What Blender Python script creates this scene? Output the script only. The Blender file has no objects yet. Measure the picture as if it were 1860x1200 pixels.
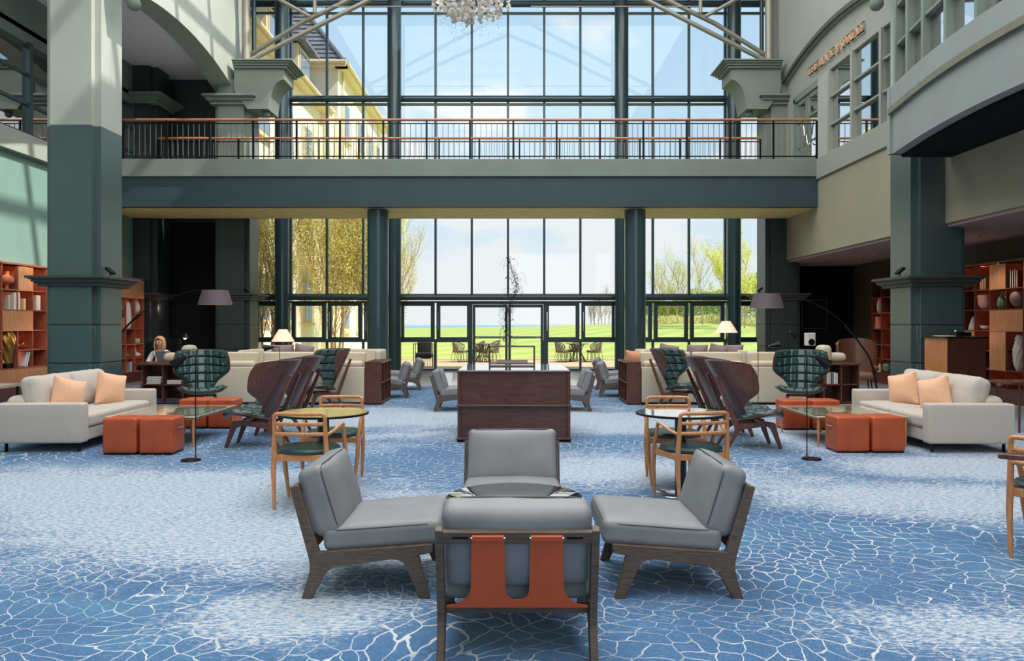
import bpy, math, random
from mathutils import Vector, Matrix, noise
R = random.Random(7)
PI = math.pi
C = bpy.context.scene.collection
SC = bpy.context.scene
# ------------------------------------------------------------------ camera
F = 1400.0; VX = 927.0; HY = 588.0; EYE = 1.48
AX = -0.075                                    # building axis
cam = bpy.data.cameras.new('camera'); camo = bpy.data.objects.new('camera', cam); C.objects.link(camo)
camo.location = (0, 0, EYE); camo.rotation_euler = (PI/2, 0, 0)
cam.sensor_width = 36; cam.lens = 36*F/1860
cam.shift_x = (930-VX)/1860; cam.shift_y = -(600-HY)/1860
cam.clip_end = 20000; cam.clip_start = 0.05
SC.camera = camo
SC.view_settings.view_transform = 'Standard'; SC.view_settings.look = 'None'
SC.view_settings.exposure = 0.0; SC.view_settings.gamma = 1; SC.view_settings.use_curve_mapping = False
SC.cycles.use_denoising = True
SC.cycles.max_bounces = 8; SC.cycles.transparent_max_bounces = 16
SC.cycles.diffuse_bounces = 4; SC.cycles.glossy_bounces = 4
SC.cycles.sample_clamp_indirect = 6

# ------------------------------------------------------------------ world
SKY = 1.06
w = bpy.data.worlds.new('world'); SC.world = w; w.use_nodes = True
nt = w.node_tree; N = nt.nodes; L = nt.links; N.clear()
def nd(nt, t, **kw):
    n = nt.nodes.new(t)
    for k, v in kw.items(): setattr(n, k, v)
    return n
tc = nd(nt, 'ShaderNodeTexCoord'); sx = nd(nt, 'ShaderNodeSeparateXYZ'); L.new(tc.outputs['Generated'], sx.inputs[0])
rp = nd(nt, 'ShaderNodeValToRGB'); L.new(sx.outputs['Z'], rp.inputs[0])
e = rp.color_ramp.elements
e[0].position = 0.0; e[0].color = (.84, .89, .94, 1)
e[1].position = 1.0; e[1].color = (.36, .54, .78, 1)
for p_, c_ in ((.10, (.74, .85, .95, 1)), (.22, (.56, .76, .94, 1)), (.42, (.47, .69, .91, 1))):
    q = e.new(p_); q.color = c_
ad = nd(nt, 'ShaderNodeMath', operation='ADD'); L.new(sx.outputs['Z'], ad.inputs[0]); ad.inputs[1].default_value = .28
dv = nd(nt, 'ShaderNodeVectorMath', operation='DIVIDE'); L.new(tc.outputs['Generated'], dv.inputs[0])
cb = nd(nt, 'ShaderNodeCombineXYZ')
for i in range(3): L.new(ad.outputs[0], cb.inputs[i])
L.new(cb.outputs[0], dv.inputs[1])
nz = nd(nt, 'ShaderNodeTexNoise'); nz.inputs['Scale'].default_value = 2.1; nz.inputs['Detail'].default_value = 9; nz.inputs['Roughness'].default_value = .55
L.new(dv.outputs[0], nz.inputs['Vector'])
mr = nd(nt, 'ShaderNodeMapRange'); mr.inputs[1].default_value = .0; mr.inputs[2].default_value = .40; mr.inputs[3].default_value = .20; mr.inputs[4].default_value = -.04
L.new(sx.outputs['Z'], mr.inputs[0])
a2 = nd(nt, 'ShaderNodeMath', operation='ADD'); L.new(nz.outputs[0], a2.inputs[0]); L.new(mr.outputs[0], a2.inputs[1])
cr = nd(nt, 'ShaderNodeMapRange'); cr.interpolation_type = 'SMOOTHSTEP'; cr.inputs[1].default_value = .55; cr.inputs[2].default_value = .66
L.new(a2.outputs[0], cr.inputs[0])
mx = nd(nt, 'ShaderNodeMix', data_type='RGBA'); L.new(cr.outputs[0], mx.inputs[0]); L.new(rp.outputs[0], mx.inputs[6]); mx.inputs[7].default_value = (.88, .90, .93, 1)
bg = nd(nt, 'ShaderNodeBackground'); bg.inputs[1].default_value = SKY; L.new(mx.outputs[2], bg.inputs[0])
wo = nd(nt, 'ShaderNodeOutputWorld'); L.new(bg.outputs[0], wo.inputs[0])

def light(name, kind, loc, rot, energy, color=(1,1,1), size=1, size_y=None, **kw):
    l = bpy.data.lights.new(name, kind); l.energy = energy; l.color = color
    if kind == 'AREA':
        l.shape = 'RECTANGLE'; l.size = size; l.size_y = size_y or size
    if kind in ('POINT', 'SPOT'): l.shadow_soft_size = size
    for k, v in kw.items(): setattr(l, k, v)
    o = bpy.data.objects.new(name, l); C.objects.link(o); o.location = loc; o.rotation_euler = rot
    return o
sd = Vector((.60, -.14, .72)).normalized()
sun = light('sun', 'SUN', (0, 0, 30), sd.to_track_quat('Z', 'Y').to_euler(), 6.0, (1, .955, .87)); sun.data.angle = .012
light('atrium_skylight', 'AREA', (0, 7, 12.6), (0, 0, 0), 3700, (1, .985, .96), 13, 26)  # added fill lamp below the roof, brightens the hall
light('rear_fill', 'AREA', (1.5, -6.0, 5.0), (PI/2, 0, .50), 430, (1, .98, .95), 12, 7)  # added fill lamp behind the camera; the rear wall has no window

# ------------------------------------------------------------------ materials
MATS = {}
def lin(c):
    return tuple((x/12.92 if x <= .04045 else ((x+.055)/1.055)**2.4) for x in [v/255 for v in c])
def mat(name, col, rough=.6, metal=0, var=.12, vscale=6, bump=0, bscale=40, stretch=(1,1,1), spec=.5, coat=0, crough=.03, sheen=0, emit=None, es=0, trans=0, coord='Object'):
    """plain principled surface with noise variation and fine relief; col in sRGB 0..255"""
    if name in MATS: return MATS[name]
    m = bpy.data.materials.new(name); m.use_nodes = True; nt = m.node_tree; L = nt.links
    b = nt.nodes['Principled BSDF']; c = lin(col)
    b.inputs['Roughness'].default_value = rough; b.inputs['Metallic'].default_value = metal
    b.inputs['Specular IOR Level'].default_value = spec; b.inputs['Coat Weight'].default_value = coat; b.inputs['Coat Roughness'].default_value = crough
    if sheen: b.inputs['Sheen Weight'].default_value = sheen
    tc = nd(nt, 'ShaderNodeTexCoord'); mp = nd(nt, 'ShaderNodeMapping'); mp.inputs['Scale'].default_value = stretch
    L.new(tc.outputs[coord], mp.inputs[0])
    nz = nd(nt, 'ShaderNodeTexNoise'); nz.inputs['Scale'].default_value = vscale; nz.inputs['Detail'].default_value = 5
    L.new(mp.outputs[0], nz.inputs['Vector'])
    rp = nd(nt, 'ShaderNodeValToRGB'); e = rp.color_ramp.elements
    e[0].position = .3; e[0].color = tuple(x*(1-var) for x in c)+(1,); e[1].position = .7; e[1].color = tuple(min(1, x*(1+var)) for x in c)+(1,)
    L.new(nz.outputs[0], rp.inputs[0]); L.new(rp.outputs[0], b.inputs['Base Color'])
    if bump:
        n2 = nd(nt, 'ShaderNodeTexNoise'); n2.inputs['Scale'].default_value = bscale; n2.inputs['Detail'].default_value = 3
        L.new(mp.outputs[0], n2.inputs['Vector'])
        bp = nd(nt, 'ShaderNodeBump'); bp.inputs['Strength'].default_value = bump; bp.inputs['Distance'].default_value = .01
        L.new(n2.outputs[0], bp.inputs['Height']); L.new(bp.outputs[0], b.inputs['Normal'])
    if emit: b.inputs['Emission Color'].default_value = lin(emit)+(1,); b.inputs['Emission Strength'].default_value = es
    MATS[name] = m; return m
def glass(name, tint=(1,1,1), refl=1.0, rough=0.0):
    m = bpy.data.materials.new(name); m.use_nodes = True; nt = m.node_tree; L = nt.links; nt.nodes.clear()
    t = nd(nt, 'ShaderNodeBsdfTransparent'); t.inputs[0].default_value = tint+(1,)
    g = nd(nt, 'ShaderNodeBsdfGlossy'); g.inputs['Roughness'].default_value = rough
    fr = nd(nt, 'ShaderNodeFresnel'); fr.inputs[0].default_value = 1.5
    ml = nd(nt, 'ShaderNodeMath', operation='MULTIPLY'); ml.inputs[1].default_value = refl; ml.use_clamp = True
    mx = nd(nt, 'ShaderNodeMixShader'); o = nd(nt, 'ShaderNodeOutputMaterial')
    L.new(fr.outputs[0], ml.inputs[0]); L.new(ml.outputs[0], mx.inputs[0]); L.new(t.outputs[0], mx.inputs[1]); L.new(g.outputs[0], mx.inputs[2]); L.new(mx.outputs[0], o.inputs[0])
    MATS[name] = m; return m

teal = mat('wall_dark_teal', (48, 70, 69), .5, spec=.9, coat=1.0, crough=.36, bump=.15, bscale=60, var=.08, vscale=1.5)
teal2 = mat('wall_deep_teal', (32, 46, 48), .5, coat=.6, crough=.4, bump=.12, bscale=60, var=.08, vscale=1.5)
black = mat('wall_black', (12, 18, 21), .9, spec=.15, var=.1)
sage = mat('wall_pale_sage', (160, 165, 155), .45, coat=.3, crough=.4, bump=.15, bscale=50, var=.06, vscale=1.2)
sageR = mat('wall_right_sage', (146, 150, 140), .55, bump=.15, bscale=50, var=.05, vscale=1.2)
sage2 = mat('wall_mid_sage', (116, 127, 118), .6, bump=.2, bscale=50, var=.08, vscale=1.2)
lilac = mat('ceiling_paint', (226, 220, 226), .8, var=.03)
frame_m = mat('facade_frame', (60, 78, 84), .35, metal=.3, var=.08)
pipe_m = mat('truss_steel', (140, 136, 124), .4, metal=.3, var=.06)
col_m = mat('column_teal', (48, 70, 76), .28, var=.06, coat=.3)
walnut = mat('walnut', (92, 52, 40), .38, var=.35, vscale=7, stretch=(9, 9, 1.2), coat=.25, bump=.05)
walnut_h = mat('walnut_flat_grain', (84, 50, 44), .35, var=.3, vscale=5, stretch=(1.2, 9, 9), coat=.3)
shelfwood = mat('shelf_wood_lit', (150, 84, 62), .5, var=.25, vscale=6, stretch=(6, 6, 1))  # left bookcases: lighter copy, their brighter lighting put into the colour
oak = mat('oak', (196, 132, 82), .45, var=.2, vscale=8, stretch=(8, 8, 1.2), coat=.15)
smoked = mat('smoked_oak', (90, 76, 65), .5, var=.35, vscale=14, stretch=(1, 1, 9), bump=.15, bscale=60)
rail_wood = mat('handrail_wood', (176, 108, 66), .35, var=.2, vscale=4, coat=.3)
grey_l = mat('grey_leather', (126, 128, 131), .48, var=.08, vscale=5, bump=.12, bscale=90, spec=.5)
green_l = mat('green_leather', (34, 62, 60), .33, var=.15, vscale=6, bump=.12, bscale=80)
tan_l = mat('orange_leather', (176, 78, 42), .42, var=.14, vscale=5, bump=.12, bscale=80)
sling_l = mat('sling_leather', (190, 84, 44), .55, var=.06, vscale=20, bump=.1, bscale=150)
fabric = mat('light_grey_fabric', (190, 180, 170), .9, var=.07, vscale=60, bump=.35, bscale=260, sheen=.2)
cream = mat('cream_upholstery', (206, 192, 168), .75, var=.06, vscale=30, bump=.2, bscale=160)
peach = mat('peach_fabric', (228, 176, 142), .85, var=.07, vscale=40, bump=.25, bscale=200, sheen=.2)
mauve = mat('mauve_fabric', (150, 130, 128), .85, var=.08, vscale=30)
blackm = mat('black_metal', (22, 22, 24), .35, metal=.6, var=.05)
steel = mat('chrome', (210, 210, 208), .12, metal=1, var=.03)
brass = mat('brass', (180, 130, 70), .25, metal=1, var=.05)
shade_d = mat('plum_lampshade', (92, 78, 86), .7, var=.06, vscale=20)
shade_in = mat('lampshade_lining', (235, 205, 185), .7, var=.03)
shade_w = mat('lit_white_shade', (240, 222, 200), .8, var=.03, emit=(255, 205, 160), es=.45)
bulb = mat('warm_bulb', (255, 220, 170), .5, emit=(255, 200, 130), es=9)
led = mat('shelf_led', (255, 170, 110), .5, emit=(255, 130, 70), es=45)
spot_e = mat('downlight_lamp', (255, 230, 200), .5, emit=(255, 225, 190), es=8)
white_c = mat('white_ceramic', (225, 216, 205), .4, var=.05)
clay = mat('terracotta_ceramic', (205, 120, 78), .5, var=.1)
green_c = mat('green_ceramic', (90, 130, 100), .25, var=.15, coat=.5)
gold = mat('gold_leaf', (205, 160, 80), .3, metal=.9, var=.2, vscale=25, bump=.4, bscale=40)
paper = mat('book_paper', (222, 214, 200), .8, var=.04)
white_p = mat('mirror_table_top', (225, 228, 228), .10, metal=.75, var=.02, spec=.9, coat=1.0)
glow_t = mat('gilded_table_top', (240, 228, 160), .25, metal=.6, var=.02, spec=.9, coat=.5)  # mirrored yellow trees put into the top's base colour
amber_g = mat('gold_glass', (224, 220, 178), .14, metal=.6, var=.04, spec=.8, coat=1.0)
gl = glass('window_glass', (.97, .985, .98), .55)
gl_dark = glass('dark_window_glass', (.55, .6, .6), 7)
gl_top = glass('clear_glass_top', (.9, .94, .93), 4.5)

def carpet():
    m = bpy.data.materials.new('carpet_net'); m.use_nodes = True; nt = m.node_tree; L = nt.links; b = nt.nodes['Principled BSDF']
    b.inputs['Roughness'].default_value = .95; b.inputs['Specular IOR Level'].default_value = .1; b.inputs['Sheen Weight'].default_value = .15
    tc = nd(nt, 'ShaderNodeTexCoord')
    def noise_(scale, det=2, rough=.5, vec=None, off=(0, 0, 0), st=(1, 1, 1)):
        mp = nd(nt, 'ShaderNodeMapping'); mp.inputs['Location'].default_value = off; mp.inputs['Scale'].default_value = st
        L.new(vec or tc.outputs['Object'], mp.inputs[0])
        n = nd(nt, 'ShaderNodeTexNoise'); n.inputs['Scale'].default_value = scale; n.inputs['Detail'].default_value = det; n.inputs['Roughness'].default_value = rough
        L.new(mp.outputs[0], n.inputs['Vector']); return n
    def rng(src, a, bb, c=0., d=1., smooth=True):
        r = nd(nt, 'ShaderNodeMapRange'); r.interpolation_type = 'SMOOTHSTEP' if smooth else 'LINEAR'
        for i, v in enumerate((a, bb, c, d)): r.inputs[i+1].default_value = v
        L.new(src, r.inputs[0]); return r.outputs[0]
    def mth(op, a, bb):
        k = nd(nt, 'ShaderNodeMath', operation=op)
        for i, v in enumerate((a, bb)):
            if hasattr(v, 'links'): L.new(v, k.inputs[i])
            else: k.inputs[i].default_value = v
        return k.outputs[0]
    def mixc(f, a, bb):
        k = nd(nt, 'ShaderNodeMix', data_type='RGBA')
        if hasattr(f, 'links'): L.new(f, k.inputs[0])
        else: k.inputs[0].default_value = f
        for i, v in ((6, a), (7, bb)):
            if hasattr(v, 'links'): L.new(v, k.inputs[i])
            else: k.inputs[i].default_value = lin(v)+(1,)
        return k.outputs[2]
    # warped coordinates
    wn = noise_(.55, 2); wn2 = noise_(2.6, 3, off=(5, 3, 0))
    s1 = nd(nt, 'ShaderNodeVectorMath', operation='SCALE'); s1.inputs['Scale'].default_value = 1.35; L.new(wn.outputs['Color'], s1.inputs[0])
    s2 = nd(nt, 'ShaderNodeVectorMath', operation='SCALE'); s2.inputs['Scale'].default_value = .24; L.new(wn2.outputs['Color'], s2.inputs[0])
    a1 = nd(nt, 'ShaderNodeVectorMath', operation='ADD'); L.new(tc.outputs['Object'], a1.inputs[0]); L.new(s1.outputs[0], a1.inputs[1])
    a2 = nd(nt, 'ShaderNodeVectorMath', operation='ADD'); L.new(a1.outputs[0], a2.inputs[0]); L.new(s2.outputs[0], a2.inputs[1])
    mp = nd(nt, 'ShaderNodeMapping'); mp.inputs['Scale'].default_value = (8.4, 8.2, 0); mp.inputs['Rotation'].default_value = (0, 0, .45); L.new(a2.outputs[0], mp.inputs[0])
    vo = nd(nt, 'ShaderNodeTexVoronoi', feature='DISTANCE_TO_EDGE'); vo.voronoi_dimensions = '2D'; vo.inputs['Scale'].default_value = 1; vo.inputs['Randomness'].default_value = .7
    L.new(mp.outputs[0], vo.inputs['Vector'])
    lwn = noise_(1.1, 2, off=(9, 1, 0))
    lw = rng(lwn.outputs[0], .35, .7, .022, .050)
    d = mth('DIVIDE', vo.outputs['Distance'], lw)
    line = rng(mth('ADD', d, mth('MULTIPLY', noise_(60, 2, .7).outputs[0], .7)), .85, 1.6, 1, 0)
    # large pale zones
    zn = noise_(.42, 3, .55, off=(2.4, 7.2, 0), st=(.75, 1.25, 1)); 
    # pale woven areas of the carpet, laid out in metres on the floor
    sp3 = nd(nt, 'ShaderNodeSeparateXYZ'); L.new(tc.outputs['Object'], sp3.inputs[0]); blob = None
    for (bx, by, rx, ry) in ((-2.4, 5.5, 1.9, 1.0), (-3.4, 6.9, 2.2, .9), (1.4, 7.9, 1.5, 1.3), (2.3, 3.7, .8, .35), (3.6, 6.5, 1.6, .6), (.4, 12.0, 4.5, 1.6), (-.9, 6.0, .9, .8), (4.6, 8.0, 1.3, .6), (-1.1, 3.9, .5, .35), (6.5, 12, 3, 4)):
        dx = mth('DIVIDE', mth('SUBTRACT', sp3.outputs[0], bx), rx); dy = mth('DIVIDE', mth('SUBTRACT', sp3.outputs[1], by), ry)
        q = mth('SUBTRACT', 1.0, mth('SQRT', mth('ADD', mth('MULTIPLY', dx, dx), mth('MULTIPLY', dy, dy)), 0.0))
        blob = q if blob is None else mth('MAXIMUM', blob, q)
    zone = rng(mth('ADD', mth('ADD', mth('MULTIPLY', zn.outputs[0], 2.6), mth('MULTIPLY', mth('SUBTRACT', noise_(3.0, 6, .75).outputs[0], .5), 1.5)), mth('MAXIMUM', mth('MULTIPLY', blob, .8), -.55)), .72, 1.85)
    bn = noise_(.9, 3, .6, off=(12, 4, 0), st=(.8, 1.4, 1)); tealz = rng(bn.outputs[0], .45, .68)
    sp = noise_(120, 2, .8); sp2 = noise_(22, 4, .75, st=(1, 2.2, 1))
    spk = rng(sp.outputs[0], .36, .64); spk2 = rng(sp2.outputs[0], .38, .62)
    blue = mixc(tealz, (44, 92, 140), (68, 122, 162))
    blue = mixc(mth('MULTIPLY', spk, .50), blue, (104, 142, 170))
    blue = mixc(mth('MULTIPLY', spk2, .45), blue, (22, 58, 100))
    pale = mixc(spk2, (128, 158, 182), (214, 211, 210))
    pale = mixc(mth('MULTIPLY', spk, .38), pale, (96, 138, 172))
    zf = rng(mth('ADD', zone, mth('MULTIPLY', mth('SUBTRACT', spk2, .5), .7)), .1, 1.0, 0, .92)
    basec = mixc(zf, blue, pale)
    lf = mth('MULTIPLY', line, mth('MULTIPLY', rng(zone, 0, 1, .95, .38), rng(noise_(1.7, 3, .6, off=(3, 8, 0)).outputs[0], .36, .52, .45, 1)))
    basec = mixc(lf, basec, (200, 202, 204))
    L.new(basec, b.inputs['Base Color'])
    bp = nd(nt, 'ShaderNodeBump'); bp.inputs['Strength'].default_value = .35; bp.inputs['Distance'].default_value = .008
    L.new(sp.outputs[0], bp.inputs['Height']); L.new(bp.outputs[0], b.inputs['Normal'])
    return m
carpet_m = carpet()
def leafy(m, w_=.6):
    nt = m.node_tree; b = nt.nodes['Principled BSDF']; o = [n for n in nt.nodes if n.type == 'OUTPUT_MATERIAL'][0]
    t = nd(nt, 'ShaderNodeBsdfTranslucent'); src = b.inputs['Base Color'].links[0].from_socket; nt.links.new(src, t.inputs[0])
    mx = nd(nt, 'ShaderNodeMixShader'); mx.inputs[0].default_value = w_; nt.links.new(b.outputs[0], mx.inputs[1]); nt.links.new(t.outputs[0], mx.inputs[2]); nt.links.new(mx.outputs[0], o.inputs[0])
def planks():
    m = mat('pale_plank_floor', (186, 172, 164), .16, var=.12, vscale=3, stretch=(1, 8, 1), coat=.3); return m
def lawn_m_():
    m = bpy.data.materials.new('lawn_grass'); m.use_nodes = True; nt = m.node_tree; L = nt.links; b = nt.nodes['Principled BSDF']
    b.inputs['Roughness'].default_value = .9; b.inputs['Specular IOR Level'].default_value = .1
    tc = nd(nt, 'ShaderNodeTexCoord'); mp = nd(nt, 'ShaderNodeMapping'); mp.inputs['Rotation'].default_value = (0, 0, .5); L.new(tc.outputs['Object'], mp.inputs[0])
    wv = nd(nt, 'ShaderNodeTexWave'); wv.inputs['Scale'].default_value = .12; wv.inputs['Distortion'].default_value = .6; L.new(mp.outputs[0], wv.inputs['Vector'])
    nz = nd(nt, 'ShaderNodeTexNoise'); nz.inputs['Scale'].default_value = .35; nz.inputs['Detail'].default_value = 8; nz.inputs['Roughness'].default_value = .7; L.new(tc.outputs['Object'], nz.inputs['Vector'])
    k = nd(nt, 'ShaderNodeMix', data_type='RGBA'); L.new(wv.outputs['Fac'], k.inputs[0]); k.inputs[6].default_value = lin((172, 180, 98))+(1,); k.inputs[7].default_value = lin((200, 204, 122))+(1,)
    k2 = nd(nt, 'ShaderNodeMix', data_type='RGBA'); L.new(nz.outputs[0], k2.inputs[0]); L.new(k.outputs[2], k2.inputs[6]); k2.inputs[7].default_value = lin((156, 172, 92))+(1,)
    L.new(k2.outputs[2], b.inputs['Base Color']); return m
lawn_m = lawn_m_()
leaf_m = mat('spring_leaves', (240, 238, 136), .6, var=.18, vscale=2)
leaf2_m = mat('hedge_leaves', (150, 168, 66), .7, var=.35, vscale=1.2)
leafy(leaf_m); leafy(leaf2_m)
bark_m = mat('bark', (182, 156, 120), .8, var=.2)
slate = mat('slate_roof', (112, 112, 118), .6, var=.25, vscale=3, bump=.3, bscale=8)
render_y = mat('cream_render', (248, 236, 208), .8, var=.06, vscale=1)
stone_t = mat('stone_trim', (226, 206, 168), .7, var=.06)
patio_m = mat('terrace_paving', (206, 178, 142), .8, var=.15, vscale=9)
sea_m = mat('sea_water', (120, 165, 200), .5, var=.08, vscale=.02)
wicker = mat('wicker', (112, 100, 90), .7, var=.2)

# ------------------------------------------------------------------ mesh building
class MB:
    def __init__(s, M=None): s.v = []; s.f = []; s.M = M or Matrix()
    def add(s, vs, fs):
        o = len(s.v); M = s.M; s.v += [M @ Vector(p) for p in vs]; s.f += [tuple(i+o for i in f) for f in fs]; return s
    def box(s, x0, x1, y0, y1, z0, z1):
        s.add([(x, y, z) for x in (x0, x1) for y in (y0, y1) for z in (z0, z1)],
              [(0, 1, 3, 2), (4, 6, 7, 5), (0, 4, 5, 1), (2, 3, 7, 6), (0, 2, 6, 4), (1, 5, 7, 3)]); return s
    def cbox(s, c, d):
        return s.box(c[0]-d[0]/2, c[0]+d[0]/2, c[1]-d[1]/2, c[1]+d[1]/2, c[2]-d[2]/2, c[2]+d[2]/2)
    def bar(s, a, b, wx, wy, up=(0, 0, 1)):
        a = Vector(a); b = Vector(b); d = (b-a).normalized(); u = Vector(up)
        if abs(d.dot(u)) > .98: u = Vector((1, 0, 0))
        sx = d.cross(u).normalized(); sy = sx.cross(d)
        vs = []
        for p in (a, b):
            for i, j in ((-1, -1), (1, -1), (1, 1), (-1, 1)): vs.append(p+sx*(i*wx/2)+sy*(j*wy/2))
        return s.add(vs, [(3, 2, 1, 0), (4, 5, 6, 7), (0, 1, 5, 4), (1, 2, 6, 5), (2, 3, 7, 6), (3, 0, 4, 7)])
    def prism(s, poly, axis, a, b):
        n = len(poly); vs = []
        for t in (a, b):
            for p in poly:
                vs.append({'x': (t, p[0], p[1]), 'y': (p[0], t, p[1]), 'z': (p[0], p[1], t)}[axis])
        fs = [tuple(range(n-1, -1, -1)), tuple(range(n, 2*n))] + [(i, (i+1) % n, n+(i+1) % n, n+i) for i in range(n)]
        return s.add(vs, fs)
    def tube(s, pts, r, n=8, closed=False, sq=1.0):
        pts = [Vector(p) for p in pts]; m = len(pts); rr = r if isinstance(r, (list, tuple)) else [r]*m
        vs = []; prev = None
        for i, p in enumerate(pts):
            if closed: d = pts[(i+1) % m]-pts[i-1]
            else: d = pts[min(i+1, m-1)]-pts[max(i-1, 0)]
            d = d.normalized() if d.length > 1e-9 else Vector((0, 0, 1))
            if prev is None:
                u = Vector((0, 0, 1)) if abs(d.z) < .9 else Vector((1, 0, 0)); x = d.cross(u).normalized()
            else: x = (prev-d*prev.dot(d)).normalized()
            prev = x; y = d.cross(x)
            for k in range(n):
                a = 2*PI*k/n; vs.append(p+x*(math.cos(a)*rr[i])+y*(math.sin(a)*rr[i]*sq))
        fs = []
        for i in range(m if closed else m-1):
            j = (i+1) % m
            for k in range(n): fs.append((i*n+k, i*n+(k+1) % n, j*n+(k+1) % n, j*n+k))
        if not closed: fs += [tuple(range(n-1, -1, -1)), tuple((m-1)*n+k for k in range(n))]
        return s.add(vs, fs)
    def lathe(s, prof, c=(0, 0, 0), n=24, sx=1, sy=1, wob=None):
        vs = []; m = len(prof)
        for r, z in prof:
            for k in range(n):
                a = 2*PI*k/n; q = r*(1+(wob(a, z) if wob else 0)); vs.append((c[0]+q*math.cos(a)*sx, c[1]+q*math.sin(a)*sy, c[2]+z))
        fs = [(i*n+k, i*n+(k+1) % n, (i+1)*n+(k+1) % n, (i+1)*n+k) for i in range(m-1) for k in range(n)]
        if prof[0][0] > 1e-4: fs.append(tuple(range(n-1, -1, -1)))
        if prof[-1][0] > 1e-4: fs.append(tuple((m-1)*n+k for k in range(n)))
        return s.add(vs, fs)
    def sphere(s, c, r, n=12, sx=1, sy=1, sz=1):
        return s.lathe([(max(1e-5, r*math.sin(PI*i/n)), -r*sz*math.cos(PI*i/n)) for i in range(n+1)], c, n*2, sx, sy)
    def soft(s, c, d, r=.03, puff=0., axis=2, n=8, wr=0, seed=0, taper=0):
        """rounded, puffed cushion of size d centred on c; axis = thin axis"""
        h = [x/2 for x in d]; r = min(r, min(h)*.98)
        ax = []
        for k in range(3):
            t = [-h[k], -h[k]+r*.3, -h[k]+r*.65]; m = max(2, int(n)); inner = h[k]-r
            t += [-inner+2*inner*i/m for i in range(m+1)] if inner > 1e-4 else [0]
            t += [h[k]-r*.65, h[k]-r*.3, h[k]]; ax.append(t)
        ids = {}; vs = []; fs = []
        def vid(p):
            key = tuple(round(x, 5) for x in p)
            if key in ids: return ids[key]
            q = [max(-(h[k]-r), min(h[k]-r, p[k])) for k in range(3)]
            dd = Vector([p[k]-q[k] for k in range(3)])
            if dd.length > 1e-9:
                dd = dd.normalized()*r
            o = Vector(q)+dd
            oth = [k for k in range(3) if k != axis]
            u = o[oth[0]]/h[oth[0]]; v = o[oth[1]]/h[oth[1]]
            f_ = max(0, 1-abs(u)**2.6)*max(0, 1-abs(v)**2.6)
            o[axis] += (p[axis]/h[axis])*puff*f_
            if taper: o[axis] *= 1+taper*(f_-1)
            if wr:
                nv = noise.noise(Vector((o.x*5+seed, o.y*5, o.z*5)))*1.0+.5*noise.noise(Vector((o.x*14, o.y*14+seed, o.z*14)))
                o += (dd.normalized() if dd.length > 1e-9 else Vector((0, 0, 0)))*nv*wr
            ids[key] = len(vs); vs.append(Vector(c)+o); return ids[key]
        for k in range(3):
            i, j = [q for q in range(3) if q != k]
            for sg in (-1, 1):
                for a in range(len(ax[i])-1):
                    for b in range(len(ax[j])-1):
                        q = []
                        for (ia, jb) in ((a, b), (a+1, b), (a+1, b+1), (a, b+1)):
                            p = [0, 0, 0]; p[k] = sg*h[k]; p[i] = ax[i][ia]; p[j] = ax[j][jb]; q.append(vid(p))
                        if (sg > 0) != (k == 1): fs.append(tuple(q))
                        else: fs.append(tuple(q[::-1]))
        return s.add(vs, fs)
    def surf(s, f, nu, nv, th):
        """two-sided sheet: f(u,v)->point for u,v in 0..1, th(u,v)->(back offset, front offset)"""
        P = [[Vector(f(i/nu, j/nv)) for j in range(nv+1)] for i in range(nu+1)]
        A = []; B = []
        for i in range(nu+1):
            for j in range(nv+1):
                du = P[min(i+1, nu)][j]-P[max(i-1, 0)][j]; dv = P[i][min(j+1, nv)]-P[i][max(j-1, 0)]
                n_ = du.cross(dv); n_ = n_.normalized() if n_.length > 1e-12 else Vector((0, 1, 0))
                a, b = th(i/nu, j/nv); A.append(P[i][j]+n_*a); B.append(P[i][j]+n_*b)
        W = nv+1; o = len(A); fs = []
        for i in range(nu):
            for j in range(nv):
                q = (i*W+j, (i+1)*W+j, (i+1)*W+j+1, i*W+j+1)
                fs.append(tuple(o+k for k in q)); fs.append(q[::-1])
        def rim(x, y): fs.append((x, y, y+o, x+o))
        for i in range(nu): rim(i*W, (i+1)*W); rim((i+1)*W+nv, i*W+nv)
        for j in range(nv): rim(j+1, j); rim(nu*W+j, nu*W+j+1)
        return s.add(A+B, fs)
    def mesh(s, name, m, ang=35, smooth=True):
        me = bpy.data.meshes.new(name); me.from_pydata([tuple(v) for v in s.v], [], s.f); me.validate(clean_customdata=False)
        if smooth:
            me.shade_smooth()
            me.set_sharp_from_angle(angle=math.radians(ang))
        me.materials.append(m); return me
    def build(s, name, m, parent=None, bevel=0, **kw):
        o = bpy.data.objects.new(name, s.mesh(name, m, **kw)); C.objects.link(o)
        if parent is not None: o.parent = parent
        if bevel:
            b = o.modifiers.new('bevel', 'BEVEL'); b.width = bevel; b.segments = 2; b.limit_method = 'ANGLE'; b.angle_limit = math.radians(40)
        return o
def tag(o, label, cat, group=None, kind=None):
    if label: o['label'] = label
    if cat: o['category'] = cat
    if group: o['group'] = group
    if kind: o['kind'] = kind
    return o
def thing(name, label, cat, loc=(0, 0, 0), rz=0, group=None):
    o = bpy.data.objects.new(name, None); C.objects.link(o); o.empty_display_size = .1
    o.location = loc; o.rotation_euler = (0, 0, rz); return tag(o, label, cat, group)
def srt(name, loc=(0, 0, 0), label=None):
    o = bpy.data.objects.new(name, None); C.objects.link(o); o.location = loc; o['kind'] = 'structure'
    if label: o['label'] = label
    return o
def dup(root, loc, rz=None, label=None, group=None, mirror=False):
    def cp(o, par):
        c = o.copy(); C.objects.link(c); c.parent = par
        for ch in list(o.children): cp(ch, c)
        return c
    kids = list(root.children)
    r = root.copy(); C.objects.link(r)
    for k in kids: cp(k, r)
    r.location = loc
    if rz is not None: r.rotation_euler = (0, 0, rz)
    if label: r['label'] = label
    if group: r['group'] = group
    return r
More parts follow.
